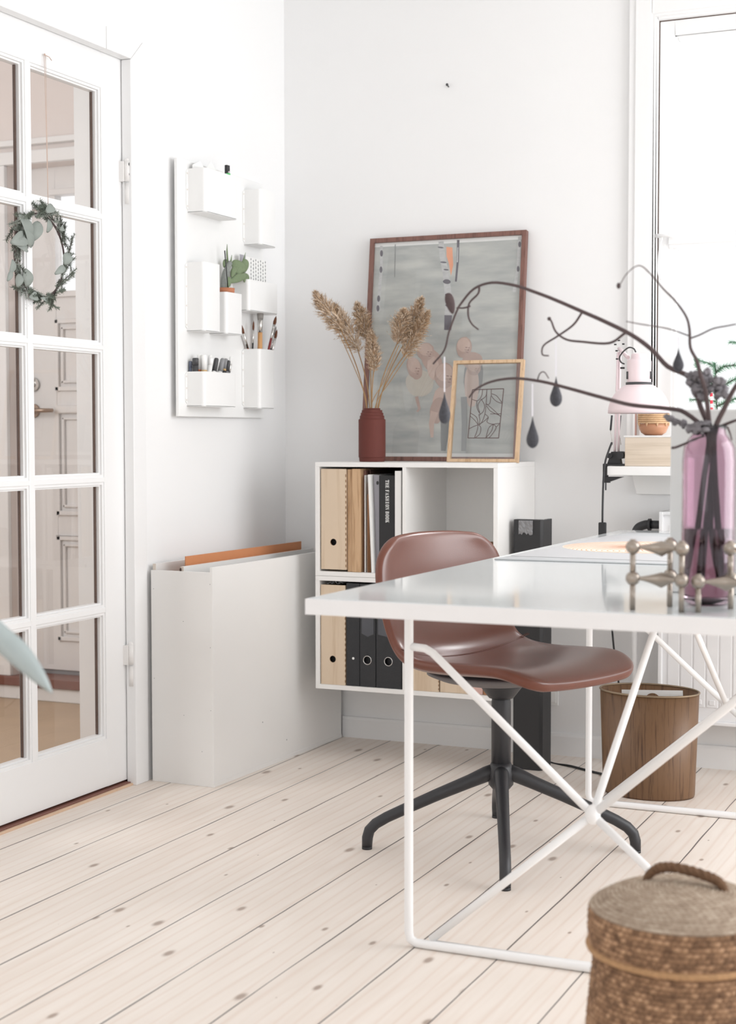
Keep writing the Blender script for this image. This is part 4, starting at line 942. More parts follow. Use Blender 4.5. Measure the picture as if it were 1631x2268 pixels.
# ================================================================== TERRACOTTA VASE WITH REEDS
VX, VY = .418, -.225
vz = ZT
vs = thing('terracotta_vase', 'rust red stepped vase holding dry reeds on the shelf', 'vase', (VX, VY, vz))
prof = [(.001, 0), (.040, 0), (.0415, .006), (.0415, .012), (.0435, .014), (.0435, .128), (.0435, .131), (.0395, .133), (.0395, .142), (.0365, .144), (.0365, .151), (.033, .153), (.033, .160), (.0265, .1605), (.0265, .166), (.023, .166), (.023, .150), (.034, .12), (.036, .02), (.001, .012)]
vo_ = MB().lathe([(r * .97, z) for r, z in prof], (VX, VY, vz), 8 * 6).build('body', M['terracotta'], vs, flat=False)
es = vo_.modifiers.new('e', 'EDGE_SPLIT'); es.split_angle = R(35)
def plume_mesh(base, tip, width, seed, n=520):
    rnd = random.Random(seed); a, b_ = Vector(base), Vector(tip); ax = b_ - a; L_ = ax.length; ax.normalize()
    e1 = ax.orthogonal().normalized(); e2 = ax.cross(e1); droop = Vector((0, 0, -1)); mb = MB()
    for i in range(n):
        t = rnd.random() ** .9; ang = rnd.uniform(0, 2 * math.pi); out = (e1 * math.cos(ang) + e2 * math.sin(ang))
        env = width * (math.sin(math.pi * min(1, (t * .92 + .1))) ** .7) * (1 - .45 * t)
        p = a + ax * (t * L_ * .93) + out * env * rnd.uniform(0, .55)
        d = (ax * rnd.uniform(.5, 1.2) + out * rnd.uniform(.3, 1.1) + droop * rnd.uniform(-.1, .35)).normalized()
        l = rnd.uniform(.35, .9) * env + .008
        w_ = rnd.uniform(.0010, .0019); s_ = d.cross(Vector((rnd.uniform(-1, 1), rnd.uniform(-1, 1), rnd.uniform(-1, 1)))).normalized() * w_
        q = p + d * l * .5; r_ = p + d * l + droop * l * .15
        mb.add([p, q + s_, r_, q - s_], [(0, 1, 2, 3)], 0 if rnd.random() < .6 else 1)
        for _ in range(2):       # seed husks along the spray
            c_ = p + d * l * rnd.uniform(.3, 1); dd = (d + out * rnd.uniform(-.7, .7) + ax * rnd.uniform(-.3, .6)).normalized(); ss = dd.cross(out + Vector((.1, .2, .3))).normalized() * rnd.uniform(.0007, .0013)
            mb.add([c_ - ss, c_ + dd * rnd.uniform(.004, .009), c_ + ss], [(0, 1, 2)], 0 if rnd.random() < .5 else 1)
    mb.tube([a, a + ax * L_ * .9], [.0016, .0006], 6, 1)
    return mb
REEDS = [
 ((752, 722), (698, 641), -.235, .030, 'far left reed with a brown plume leaning outwards', [(738, 640)], 0),
 ((790, 765), (742, 668), -.205, .027, 'second reed from the left with a pale loose plume', None, 1),
 ((812, 742), (794, 667), -.165, .024, 'reed plume standing at the left edge of the large picture', None, 0),
 ((829, 812), (826, 730), -.250, .019, 'short upright reed plume in the middle of the bunch', None, 1),
 ((884, 752), (902, 682), -.230, .029, 'bushy reed plume right of the gap', None, 1),
 ((906, 742), (941, 655), -.190, .024, 'tallest reed of the right hand plumes', None, 0),
 ((902, 778), (957, 684), -.215, .024, 'far right reed with a brown plume', None, 0)]
for i, (pb_, pt_, Y, wd, lab, _, dk) in enumerate(REEDS):
    b0 = at(*pb_, Y); t0 = at(*pt_, Y); t0.y -= .015
    foot = Vector((VX + (b0.x - VX) * .06, VY + (b0.y - VY) * .3, vz + .02)); mouth = Vector((VX + max(-.018, min(.018, (b0.x - VX) * .16)), VY + max(-.012, min(.012, (b0.y - VY) * .3)), vz + .168))
    o = thing('dry_reed', lab, 'dried plant', tuple(foot), 'dry reeds in the terracotta vase')
    midp = mouth.lerp(b0, .5) + Vector((-(b0.x - VX) * .12, 0, .0))
    MB().tube(spline([foot, mouth, midp, b0], 6), [.0017] * 19, 7).build('stem', M['stem'], o)
    mm = [M['plume'], M['plume2']] if dk else [M['plume2'], M['plume']]
    plume_mesh(b0 - (t0 - b0) * .14, t0, wd * 1.6, 30 + i, 760).build('plume', mm, o)
for i, (q1, q2, Y, lab) in enumerate((((747, 728), (800, 850), -.24, 'bare curved reed stalk left of the bunch'), ((850, 845), (884, 765), -.24, 'bare reed stalk right of the middle plume'), ((868, 840), (905, 785), -.22, 'bare reed stalk furthest right'))):
    a = Vector((VX + (i - 1) * .010, VY - .004, vz + .02)); mo = Vector((VX + (i - 1) * .014, VY - .008, vz + .168))
    if i == 0: pts = [a, mo, at(*q2, Y), at(*q1, Y)]
    else: pts = [a, mo, at(*q1, Y), at(*q2, Y)]
    tag(MB().tube(spline(pts, 6), .0013, 6).build('reed_stalk', M['stem']), lab, 'dried plant', 'dry reeds in the terracotta vase')

# ================================================================== BLACK COLUMN AND BIN
bcx = thing('black_column', 'tall narrow black box with shiny tape on top, by the back wall', 'box', (.95, -.2, 0))
MB().prism([(.892, -.250), (.896, -.256), (.976, -.256), (.984, -.248), (.984, -.165), (.892, -.165)], 'Z', 0, .750).build('body', M['black_plastic'], bcx, bevel=.001)
tp = MB(); rnd = random.Random(3); n_ = 10
v = [(.910 + .044 * i / (n_ - 1), -.2575 - rnd.uniform(0, .0025), .748 - .040 * j / 6 + (rnd.uniform(-.004, .004) if j == 6 else 0)) for j in range(7) for i in range(n_)]
tp.add(v, [(j * n_ + i, j * n_ + i + 1, (j + 1) * n_ + i + 1, (j + 1) * n_ + i) for j in range(6) for i in range(n_ - 1)])
to = tp.build('tape', M['tape'], bcx); to.modifiers.new('s', 'SOLIDIFY').thickness = .0006
MB().box(.905, .984, -.257, -.20, .7502, .7520).build('top_tape', M['tape'], bcx)

BX, BY = 1.342, -.40
bn = thing('waste_basket', 'oval wood-grain waste basket on the floor under the desk', 'waste basket', (BX, BY, 0))
rx, ry = .141, .105
MB().lathe([(.001, .004), (.125 / .141, .004), (.129 / .141, .0), (.131 / .141, .006), (1.0, .288), (.985, .288), (.125 / .141, .012), (.001, .010)], (0, 0, 0), 64, sx=rx, sy=ry).xf(Matrix.Translation((BX, BY, 0)) @ Matrix.Rotation(R(-8), 4, 'Z')).build('shell', M['teak'], bn)
MB().tube([(rx * math.cos(t * math.pi / 32), ry * math.sin(t * math.pi / 32), .289) for t in range(65)], .0028, 8, cap=False).xf(Matrix.Translation((BX, BY, 0)) @ Matrix.Rotation(R(-8), 4, 'Z')).build('rim', M['bin_metal'], bn)
pp = MB().box(-.075, .098, -.001, .001, .02, .292); pp.xf(Matrix.Translation((BX + .02, BY - .01, 0)) @ Matrix.Rotation(R(3), 4, 'Y'))
plh = MB(); plate_hole(plh, -.070, .098, .02, .292, -.001, .001, .015, .262, .022, 24)
plh.xf(Matrix.Translation((BX + .012, BY - .035, .003)) @ Matrix.Rotation(R(-2), 4, 'Y') @ Matrix.Rotation(R(6), 4, 'Z'))
tag(plh.build('discarded_card', M['paper']), 'white card with a round cut-out standing in the waste basket', 'paper')

# ================================================================== CABLES
tag(MB().tube(spline([(.915, -.012, .165), (.915, -.05, .06), (.96, -.12, .004), (1.05, -.17, .004), (1.16, -.235, .004), (1.25, -.26, .004), (1.34, -.27, .004)], 6), .0035, 8).build('cable', M['black_plastic']), 'black cable running along the floor by the black column', 'cable')

# ================================================================== DESK
TOPZ = .722
dk = thing('desk', 'large white desk with a glossy top and crossed tube frame', 'desk', (1.6, -1.2, 0))
tb = MB().box(1.197, 2.004, -2.270, -.176, .694, TOPZ - .0012); tb.box(1.2015, 1.9995, -2.2655, -.1805, TOPZ - .0012, TOPZ, 1)
tb.build('desk_top', [M['desk_edge'], M['desk_top']], dk, bevel=.0012)
LX0, LX1 = 1.227, 1.965
def frame_end(y, nm):
    r = .0088; xm = (LX0 + LX1) / 2
    q = [(LX0 + .03, y, .684), (LX0 + .008, y, .684), (LX0 + .0015, y, .678), (LX0, y, .660), (LX0, y, .030), (LX0 + .003, y, .016), (LX0 + .015, y, .0092), (LX0 + .035, y, .0088)]
    q2 = [(LX1 + LX0 - p[0], p[1], p[2]) for p in reversed(q)]
    mb = MB().tube(q + q2, r, 14); mb.tube([(LX0 + .012, y, .684), (LX1 - .012, y, .684)], r, 12)
    mb.build(nm, M['tube'], dk)
    rb = .0078; zc_ = .298
    for sx, zt, zb_ in ((1, .589, .020), (-1, .589, .020)):
        X0 = LX0 if sx > 0 else LX1
        mb = MB().tube([(X0 + sx * .006, y, zt + .002), (X0 + sx * .034, y, zt), (X0 + sx * .050, y, zt - .008), (X0 + sx * .075, y, zt - .030), (xm + sx * -.0, y, zc_)], rb, 12)
        mb.build('brace', M['tube'], dk)
        mb = MB().tube([(X0 + sx * .045, y + .006, .018), (xm, y, zc_)], rb, 12); mb.build('brace', M['tube'], dk)
    MB().ball((xm, y, zc_), .0145, 10, sc=(1, 1, 1.3)).build('joint', M['tube'], dk)
    MB().tube([(LX0 + .05, y + .0145, .0078), (LX1 - .05, y + .0145, .0078)], .0072, 10).build('floor_rail', M['tube'], dk)
frame_end(-1.877, 'end_frame'); frame_end(-.605, 'end_frame')
xm = (LX0 + LX1) / 2; ymid = -1.241
for y in (-1.877, -.605): MB().tube([(xm, y, .298), (xm, ymid, .690)], .0075, 12).build('tie_bar', M['tube'], dk)
MB().tube([(xm - .3, ymid, .687), (xm + .3, ymid, .687)], .0065, 8).build('cross_rail', M['tube'], dk)

# desk pad and printed disc
pad_ = tag(MB().prism([(1.224, -1.372), (1.720, -1.352), (1.716, -.325), (1.262, -.332)], 'Z', TOPZ + .0003, TOPZ + .0032).build('desk_pad', M['matgrey'], bevel=.0008), 'large grey pad lying on the white desk', 'desk pad')
pz = TOPZ + .0035
pt = thing('spiral_print', 'white print with an orange line disc lying on the desk pad', 'print', (1.45, -.9, pz))
MB().prism([(1.236, -1.29), (1.70, -1.30), (1.69, -.48), (1.25, -.50)], 'Z', pz, pz + .0004).build('sheet', mat('grey printed ground', rgb(188, 188, 190), .5), pt)
dsk = MB(); cxp, cyp, rp = 1.455, -.905, .205
dsk.add([(cxp + rp * math.cos(t * math.pi / 36), cyp + rp * math.sin(t * math.pi / 36), pz + .0006) for t in range(72)], [tuple(range(72))], 0)
dsk.build('disc', mat('pale orange disc', rgb(246, 228, 210), .5, noise=.06, nscale=8), pt)
rg = MB()
for i in range(60):
    t = 2 * math.pi * i / 60; a = Vector((cxp, cyp, pz + .0008)); n_ = 14; pts = []
    for k in range(n_ + 1):
        s_ = k / n_; rr = rp * (.12 + .87 * s_); tt = t + .9 * s_ + .12 * math.sin(6 * s_); pts.append((cxp + rr * math.cos(tt), cyp + rr * math.sin(tt)))
    for (p, q) in zip(pts, pts[1:]):
        d = Vector((q[0] - p[0], q[1] - p[1])); nn = Vector((-d.y, d.x)).normalized() * .0011
        rg.add([(p[0] - nn.x, p[1] - nn.y, pz + .0008), (q[0] - nn.x, q[1] - nn.y, pz + .0008), (q[0] + nn.x, q[1] + nn.y, pz + .0008), (p[0] + nn.x, p[1] + nn.y, pz + .0008)], [(0, 1, 2, 3)])
rg.build('disc_lines', mat('copper line', rgb(226, 146, 96), .5), pt)

# pale upright board behind the vase
tag(MB().box(1.746, 1.985, -1.925, -1.908, TOPZ + .0003, 1.045).box(1.80, 1.93, -1.908, -1.82, TOPZ + .0003, TOPZ + .006).box(1.85, 1.88, -1.908, -1.87, TOPZ + .006, .80).build('upright_board', M['palepanel'], bevel=.003), 'pale grey upright board on the desk behind the purple vase', 'board')

# ================================================================== PURPLE VASE, BRANCHES, DROPS
PX, PY = 1.847, -2.085
pv = thing('purple_vase', 'tall purple glass vase holding bare branches on the desk', 'vase', (PX, PY, TOPZ))
z0 = TOPZ + .0006; RV = .0435
pf = [(.0005, 0), (.030, 0), (.038, .003), (.0425, .014), (RV, .05), (RV, .235), (.0415, .258), (.034, .272), (.028, .279), (.0265, .286), (.029, .294), (.0268, .294), (.0242, .286), (.0258, .279), (.032, .269), (.0390, .256), (.0409, .235), (.0409, .05), (.040, .018), (.036, .010), (.0005, .008)]
MB().lathe(pf, (PX, PY, z0), 48).build('glass_body', M['purple'], pv)
MB().lathe([(.0004, .0085), (.0358, .0108), (.0396, .018), (.0405, .05), (.0405, .124), (.0004, .1242)], (PX, PY, z0), 40).build('water', M['water'], pv)
def B(pts, Y0, Y1):
    n = len(pts); return [at(p[0], p[1], Y0 + (Y1 - Y0) * i / (n - 1)) for i, p in enumerate(pts)]
br = thing('bare_branch', 'long arching bare branch reaching far left over the desk', 'branch', (PX, PY, TOPZ + .05), 'branches in the purple vase')
mainp = [(1530, 1285), (1545, 1180), (1560, 1060), (1572, 960), (1552, 900), (1530, 838), (1480, 812), (1445, 775), (1400, 742), (1340, 712), (1290, 690), (1230, 664), (1180, 645), (1140, 632), (1090, 626), (1050, 640), (1022, 672), (1012, 690), (995, 735), (985, 775), (960, 806)]
Pm = spline(B(mainp[:4], PY, PY) + B(mainp[4:], PY, -1.96), 4)
MB().tube(Pm, [.0052 - .0034 * min(1, i / len(Pm) * 1.15) for i in range(len(Pm))], 8).build('stem', M['twig'], br)
def side(pts, Y0, Y1, r0, r1, parent=br, nm='twig'):
    P = spline(B(pts, Y0, Y1), 5); MB().tube(P, rs_(r0, r1, len(P)), 7).build(nm, M['twig'], parent)
side([(1290, 692), (1270, 720), (1235, 745), (1205, 765), (1202, 785), (1216, 788)], -2.0, -2.01, .0022, .0012)
side([(1385, 738), (1350, 760), (1290, 757), (1255, 752), (1232, 735), (1222, 712), (1216, 705)], -2.02, -2.03, .0024, .0016)
side([(1062, 632), (1060, 650), (1040, 672), (1038, 700), (1046, 718), (1060, 730)], -1.97, -1.99, .0022, .0015)
side([(1042, 678), (1028, 682), (1012, 682)], -1.98, -1.97, .0018, .0015)
MB().ball(at(1217, 706, -2.03), .0035, 8).build('bud', M['twig'], br)
lf_ = MB(); a = at(1018, 688, -1.968); pad(lf_, at(998, 672, -1.968), .020, .0085, .004, UPV * 1 - RGT * .25, FWD); lf_.build('dry_bud', M['twig'], br)
br2 = thing('bare_branch', 'lower drooping branch crossing in front of the papercut', 'branch', (PX, PY, TOPZ + .05), 'branches in the purple vase')
P2 = spline(B([(1590, 1290), (1575, 1180), (1580, 1060), (1566, 962), (1520, 915), (1480, 905), (1400, 897), (1340, 882), (1260, 860)], PY + .01, -2.05) + B([(1200, 845), (1140, 838), (1090, 845), (1055, 862), (1040, 880)], -2.045, -2.0) , 4)
MB().tube(P2, [.0048 - .0031 * i / len(P2) for i in range(len(P2))], 8).build('stem', M['twig'], br2)
side([(1190, 845), (1196, 828), (1206, 824), (1216, 838)], -2.04, -2.05, .0012, .0009, br2)
lich = MB()
rnd = random.Random(11)
for i in range(26):
    t = i / 25; c_ = at(1478 + 40 * t, 925 + 18 * t, -2.07); lich.flake(c_ + Vector((rnd.uniform(-.003, .003), rnd.uniform(-.005, .005), rnd.uniform(-.003, .003))), rnd.uniform(.0035, .0055), rnd, sc=(rnd.uniform(.7, 1.5), 1, rnd.uniform(.5, 1)))
lich.build('lichen', M['lichen'], br2)
br3 = thing('bare_branch', 'upright lichen covered branch rising from the vase to the window', 'branch', (PX, PY, TOPZ + .05), 'branches in the purple vase')
P3 = spline(B([(1555, 1295), (1566, 1150), (1580, 1010), (1572, 940), (1568, 900), (1562, 860), (1552, 830), (1545, 800), (1530, 770), (1528, 730), (1520, 700), (1495, 665), (1470, 640), (1440, 605), (1416, 588), (1390, 605), (1373, 632)], PY, -2.16), 4)
MB().tube(P3, [.0056 - .0048 * min(1, (i / len(P3)) ** .8 * 1.1) for i in range(len(P3))], 8).build('stem', M['twig'], br3)
MB().ball(at(1371, 633, -2.16), .0036, 8, sc=(1, 1, 1.4)).build('bud', M['twig'], br3)
side([(1528, 750), (1550, 742), (1580, 728), (1610, 722), (1631, 718)], -2.12, -2.13, .0016, .0012, br3)
side([(1530, 745), (1480, 728), (1420, 718), (1388, 712)], -2.12, -2.15, .0013, .0008, br3)
lc = MB(); rnd = random.Random(5)
for (x0, y0, rx_, ry_, n_) in ((1548, 845, 22, 18, 26), (1575, 850, 24, 14, 22), (1545, 865, 12, 10, 8), (1596, 868, 10, 10, 8), (1568, 835, 12, 12, 8), (1560, 880, 8, 16, 10)):
    for i in range(n_):
        c_ = at(x0 + rnd.uniform(-rx_, rx_), y0 + rnd.uniform(-ry_, ry_), PY + rnd.uniform(-.012, .012)); lc.flake(c_, rnd.uniform(.0038, .0065), rnd, sc=(rnd.uniform(.6, 1.4), rnd.uniform(.5, 1), rnd.uniform(.5, 1.2)))
lc.build('lichen', M['lichen'], br3)
br4 = thing('bare_branch', 'short thick branch leaning right out of the vase', 'branch', (PX, PY, TOPZ + .05), 'branches in the purple vase')
P4 = spline(B([(1600, 1290), (1590, 1150), (1582, 1010), (1585, 950), (1605, 905), (1622, 870), (1640, 840), (1660, 800)], PY, PY - .04), 4)
MB().tube(P4, rs_(.0058, .0030, len(P4)), 8).build('stem', M['twig'], br4)
side([(1590, 948), (1620, 935), (1650, 925)], PY, PY, .003, .002, br4)
side([(1612, 945), (1618, 960), (1622, 975)], PY, PY, .0018, .001, br4)
side([(1560, 968), (1530, 978), (1500, 990), (1490, 992)], PY, PY - .05, .0018, .0024, br4)
l4 = MB(); rnd = random.Random(9)
for i in range(26):
    c_ = at(1548 + rnd.uniform(-22, 22), 948 + rnd.uniform(-11, 11), PY - .02 + rnd.uniform(-.01, .01)); l4.flake(c_, rnd.uniform(.0045, .007), rnd, sc=(rnd.uniform(.6, 1.4), rnd.uniform(.5, 1), rnd.uniform(.5, 1.1)))
l4.build('lichen', M['lichen'], br4)
def drop(px, pyt, pyb, Y, ystr, label, w_=.0108, m_='felt'):
    a, b_ = at(px, pyt, Y), at(px, pyb, Y); L_ = (a - b_).length
    o = thing('drop_ornament', label, 'ornament', tuple(b_), 'black drop ornaments on the branches')
    prof = [(max(1e-5, w_ * r_), t * L_) for t, r_ in ((0, 0), (.02, .35), (.06, .62), (.12, .84), (.20, .97), (.28, 1), (.37, .95), (.48, .78), (.60, .57), (.72, .37), (.84, .19), (.94, .08), (1, .02))]
    MB().lathe(prof, tuple(b_), 20).build('body', M[m_], o)
    s = at(px, ystr, Y); sb = MB().add([a + RGT * .0012, a - RGT * .0012, s - RGT * .0012, s + RGT * .0012], [(0, 1, 2, 3)]); so = sb.build('ribbon', M['ribbon'], o); so.modifiers.new('s', 'SOLIDIFY').thickness = .0004
drop(985, 868, 939, -1.965, 790, 'black felt drop hanging in front of the large picture')
drop(1180, 922, 993, -2.043, 850, 'lowest black felt drop, right of the oak frame')
drop(1232, 834, 901, -2.012, 752, 'black felt drop just above the lower branch')
drop(1503, 770, 824, -2.12, 745, 'greyish drop hanging against the window', .009)

# ================================================================== CANDLE HOLDERS
def holder(label, cx, cy, zball, rot, leg=.050, Rm=.046):
    o = thing('candle_holder', label, 'candle holder', (cx, cy, zball - leg), 'stacked nickel candle holders')
    pts = [(cx + Rm * math.cos(rot + k * 2 * math.pi / 3), cy + Rm * math.sin(rot + k * 2 * math.pi / 3)) for k in range(3)]
    st_ = MB(); ou = []                     # concave three-pointed star, thicker towards its middle
    for k in range(3):
        a = rot + k * 2 * math.pi / 3; ax = Vector((math.cos(a), math.sin(a), 0)); sx = Vector((-ax.y, ax.x, 0)); n_ = 10; half = []
        for i in range(n_ + 1):
            t = i / n_; half.append((Rm + (.0058 - Rm) * t, .0026 + (.0100 - .0026) * t ** 2.6))
        ou += [ax * p - sx * q for p, q in reversed(half[:-1])] + [ax * p + sx * q for p, q in half]
    n_ = len(ou); lev = [1, .85, .65, .45, .25, .0005]; vs_ = []
    for sg, top in ((1, .0075), (-1, .0135)):
        for s_ in lev:
            for q in ou:
                rr = q.length * s_; vs_.append(Vector((cx, cy, zball)) + q * s_ + Vector((0, 0, sg * (.0022 + top * max(0, 1 - rr / Rm) ** 1.8 * (1 - s_ ** 4)))))
    fs = []
    for b0_ in (0, len(lev) * n_):
        for l_ in range(len(lev) - 1): fs += [(b0_ + l_ * n_ + i, b0_ + l_ * n_ + (i + 1) % n_, b0_ + (l_ + 1) * n_ + (i + 1) % n_, b0_ + (l_ + 1) * n_ + i) for i in range(n_)]
    fs += [(i, (i + 1) % n_, len(lev) * n_ + (i + 1) % n_, len(lev) * n_ + i) for i in range(n_)]
    st_.add(vs_, fs, 0, True)
    st_.build('centre_star', M['nickel'], o)
    for (x, y) in pts:
        MB().ball((x, y, zball), .0115, 10).cyl((x, y, zball), (x, y, zball + .0125), .0045, n=12).build('cup', M['nickel'], o)
        MB().cyl((x, y, zball - leg), (x, y, zball - .004), .0046, n=14).build('leg', M['nickel'], o)
zb1 = TOPZ + .0505
HY = -2.215
a1 = at(1400, 1276, HY); a2 = at(1508, 1276, HY - .012)
cxh, cyh = (a1.x + a2.x) / 2 + .004, (a1.y + a2.y) / 2 + .020
holder('lower left nickel candle holder standing on the desk edge', cxh, cyh, zb1, R(206))
holder('upper left nickel candle holder stacked on another', cxh, cyh, zb1 + .0500, R(206))
holder('lower right nickel candle holder in front of the purple vase', 1.898, -2.192, zb1 - .002, R(212))
holder('upper right nickel candle holder in front of the purple vase', 1.945, -2.165, zb1 + .0485, R(182))

# ================================================================== CHAIR
CCX, CCY = 1.162, -1.141
FA = R(-24)
ch_ = thing('swivel_chair', 'brown leather shell chair on a black four-star swivel base', 'chair', (CCX, CCY, 0))
MC = Matrix.Translation((CCX, CCY, 0)) @ Matrix.Rotation(FA, 4, 'Z')
prof_c = [(.272, .434, .150), (.250, .449, .200), (.19, .459, .220), (.13, .457, .230), (.06, .452, .235), (0, .447, .236), (-.06, .443, .236), (-.115, .442, .234), (-.155, .449, .231), (-.182, .466, .229),
          (-.200, .495, .227), (-.213, .535, .226), (-.223, .58, .226), (-.232, .63, .225), (-.240, .68, .220), (-.248, .728, .204), (-.253, .762, .150)]
NV = 10
def shell(th_out=0):
    mb = MB(); v = []
    for i, (s_, z, hw) in enumerate(prof_c):
        tb_ = min(1, max(0, (z - .45) / .12)) if i > 7 else 0      # 0 on the seat, 1 on the back
        cr_ = math.exp(-((i - 9) / 2.6) ** 2)
        for j in range(NV + 1):
            t = -1 + 2 * j / NV; a = abs(t)
            lift = (1 - tb_) * (.020 * a ** 2.4 * (1 if i > 1 else .4))
            fwd = tb_ * (.036 * a ** 2) + cr_ * .026 * a ** 2
            v.append((s_ + fwd, t * hw * (1 - .06 * cr_), z + lift + cr_ * .022 * a ** 2 - (.010 * a ** 3 if i > 13 else 0)))
    n = NV + 1
    fs = [(i * n + j, i * n + j + 1, (i + 1) * n + j + 1, (i + 1) * n + j) for i in range(len(prof_c) - 1) for j in range(NV)]
    mb.add(v, fs, 0, True); return mb
so = shell().xf(MC).build('seat_shell', [M['leather'], M['leather_edge']], ch_)
sd = so.modifiers.new('thick', 'SOLIDIFY'); sd.thickness = .030; sd.offset = 0; sd.material_offset_rim = 1
ss = so.modifiers.new('smooth', 'SUBSURF'); ss.levels = ss.render_levels = 2
# seam across the fold of the seat and back, and piping round the edge
n = NV + 1; base = shell().v
def vert(i, j): return Vector(base[i * n + j])
for off in (-.0, .006):
    pts = []
    for j in range(0, NV + 1):
        p = vert(7, j).lerp(vert(8, j), .5 + off * 20); pts.append(MC @ (p + Vector((.005, 0, .0150))))
    MB().tube(spline(pts, 3), .0009, 6).build('seam', M['stitch'], ch_)
rim = [vert(0, j) for j in range(n)] + [vert(i, NV) for i in range(1, len(prof_c))] + [vert(len(prof_c) - 1, j) for j in range(NV - 1, -1, -1)] + [vert(i, 0) for i in range(len(prof_c) - 2, 0, -1)]
# underside pan, column, hub and the four arms
MB().lathe([(.001, -.018), (.085, -.014), (.135, -.004), (.165, .008), (.165, .016), (.001, .018)], (0, 0, 0), 36, sx=1, sy=1.0).xf(MC @ Matrix.Translation((-.02, 0, .419))).build('seat_pan', M['grey_plastic'], ch_)
MB().lathe([(.001, .372), (.030, .372), (.036, .380), (.050, .398), (.056, .404), (.001, .404)], (CCX, CCY, 0), 32).build('swivel_plate', M['black_metal'], ch_)
MB().lathe([(.001, .19), (.0235, .19), (.0235, .362), (.0225, .366), (.0225, .374), (.001, .374)], (CCX, CCY, 0), 32).build('column', M['black_metal'], ch_)
MB().lathe([(.001, .148), (.020, .150), (.030, .162), (.032, .190), (.028, .205), (.0238, .215), (.001, .215)], (CCX, CCY, 0), 32).build('hub', M['black_metal'], ch_)
for k in range(4):
    a = R(20.9 + 90 * k); d = Vector((math.cos(a), math.sin(a), 0)); c_ = Vector((CCX, CCY, 0))
    P = [c_ + d * r_ + Vector((0, 0, z)) for (r_, z) in ((.012, .196), (.035, .186), (.075, .168), (.15, .136), (.22, .104), (.275, .078), (.302, .062), (.317, .046), (.322, .028), (.323, .0065))]
    mb = MB().tube(P, [.018, .019, .0165, .0150, .0140, .0135, .0135, .0135, .0135, .0125], 14)
    lg = mb.build('leg', M['black_metal'], ch_)
    MB().cyl(tuple(c_ + d * .323), tuple(c_ + d * .323 + Vector((0, 0, .006))), .0125, n=16).build('glide', M['black_plastic'], lg)

# ================================================================== WINDOW SILL THINGS
lamp = thing('clamp_lamp', 'pale pink clamp lamp with a dome shade on the window shelf', 'lamp', (1.18, -.18, .91))
LYB = -.175
cl_ = MB().box(1.150, 1.212, LYB - .022, LYB + .022, .9105, .9165).box(1.146, 1.156, LYB - .014, LYB + .014, .862, .9165).prism([(1.156, .878), (1.205, .878), (1.172, .866), (1.156, .862)], 'Y', LYB - .014, LYB + .014)
cl_.prism([(1.158, .9165), (1.200, .9165), (1.193, .952), (1.170, .952)], 'Y', LYB - .010, LYB + .010)
cl_.build('clamp', M['black_plastic'], lamp, bevel=.0012)
MB().cyl((1.152, LYB, .838), (1.152, LYB, .880), .0022, n=10).box(1.143, 1.165, LYB - .006, LYB + .006, .860, .866).build('clamp_screw', M['spring'], lamp)
MB().cyl((1.199, LYB - .018, .942), (1.199, LYB + .018, .942), .011, n=16).cyl((1.166, LYB - .016, .940), (1.166, LYB + .016, .940), .008, n=14).build('clamp_knob', M['black_plastic'], lamp)
elb = at(1372, 772, -.20)
bs = Vector((1.184, LYB, .945))
for off in (-.0055, .0055):
    MB().tube([bs + Vector((off, 0, 0)), elb + Vector((off * .6, 0, -.01))], .0036, 8).build('lower_arm', M['pink'], lamp)
hd = at(1416, 860, -.30)              # middle of the lamp head
MB().tube([elb, at(1392, 792, -.29)], .0056, 8).build('upper_arm', M['pink'], lamp)
kn = MB()
for (px_, py_) in ((1363, 763), (1366, 777), (1371, 754), (1373, 776), (1381, 762), (1367, 795)): kn.cyl(at(px_ - 2, py_, -.215), at(px_ + 3, py_, -.215), .0022, n=8)
kn.cyl(at(1375, 815, -.29), at(1384, 815, -.29), .0028, n=8)
kn.build('joint_screw', M['black_plastic'], lamp)
for px_ in (1353, 1372):
    a, b_ = at(px_ + 3, 920, LYB), at(px_, 953, LYB); MB().tube([a, b_], .0030, 10).build('spring', M['spring'], lamp)
    MB().tube([b_, at(px_ + 4, 985, LYB)], .0009, 6).build('spring_wire', M['chrome'], lamp)
hx, hy = hd.x, hd.y
def hz(py): return at(1416, py, -.30).z
rim_r = (at(1484, 918, -.30).x - at(1348, 918, -.30).x) / 2 * .985
tilt = Matrix.Translation((hx, hy, 0))
zr, zt_ = hz(915), hz(853)
dome = [(rim_r * math.cos(t * math.pi / 2 / 12), zr + (zt_ - zr) * math.sin(t * math.pi / 2 / 12) * 1.12) for t in range(0, 10)]
dome = [(r_, z) for r_, z in dome if r_ > .038]
MB().lathe([(rim_r - .002, zr)] + dome + [(.037, zt_ + .001)], (hx, hy, 0), 48).lathe([(rim_r - .002, zr)] + [(r_ - .002, z - .001) for r_, z in dome], (hx, hy, 0), 48).build('shade', M['pink'], lamp)
MB().lathe([(.0355, zt_ - .002), (.0375, zt_ - .002), (.0375, zt_ + .008), (.0355, zt_ + .008)], (hx, hy, 0), 40, closed=True).build('shade_ring', M['darkgrey'], lamp)
nt_ = hz(796)
MB().lathe([(.034, zt_ + .004), (.0345, nt_ - .006), (.0325, nt_ - .001), (.024, nt_ + .001), (.0225, nt_ + .006), (.0225, nt_ + .013), (.020, nt_ + .016), (.001, nt_ + .016)], (hx, hy, 0), 40).build('lamp_neck', M['pink'], lamp)
for a in (R(215), R(-8)):
    vt = MB()
    for k in range(3):
        aa = a + (k - 1) * .06; p_ = Vector((hx + .0352 * math.cos(aa), hy + .0352 * math.sin(aa), 0)); vt.tube([p_ + Vector((0, 0, hz(840))), p_ + Vector((0, 0, hz(823)))], .0022, 6)
    vt.build('vent_slot', M['darkgrey'], lamp)
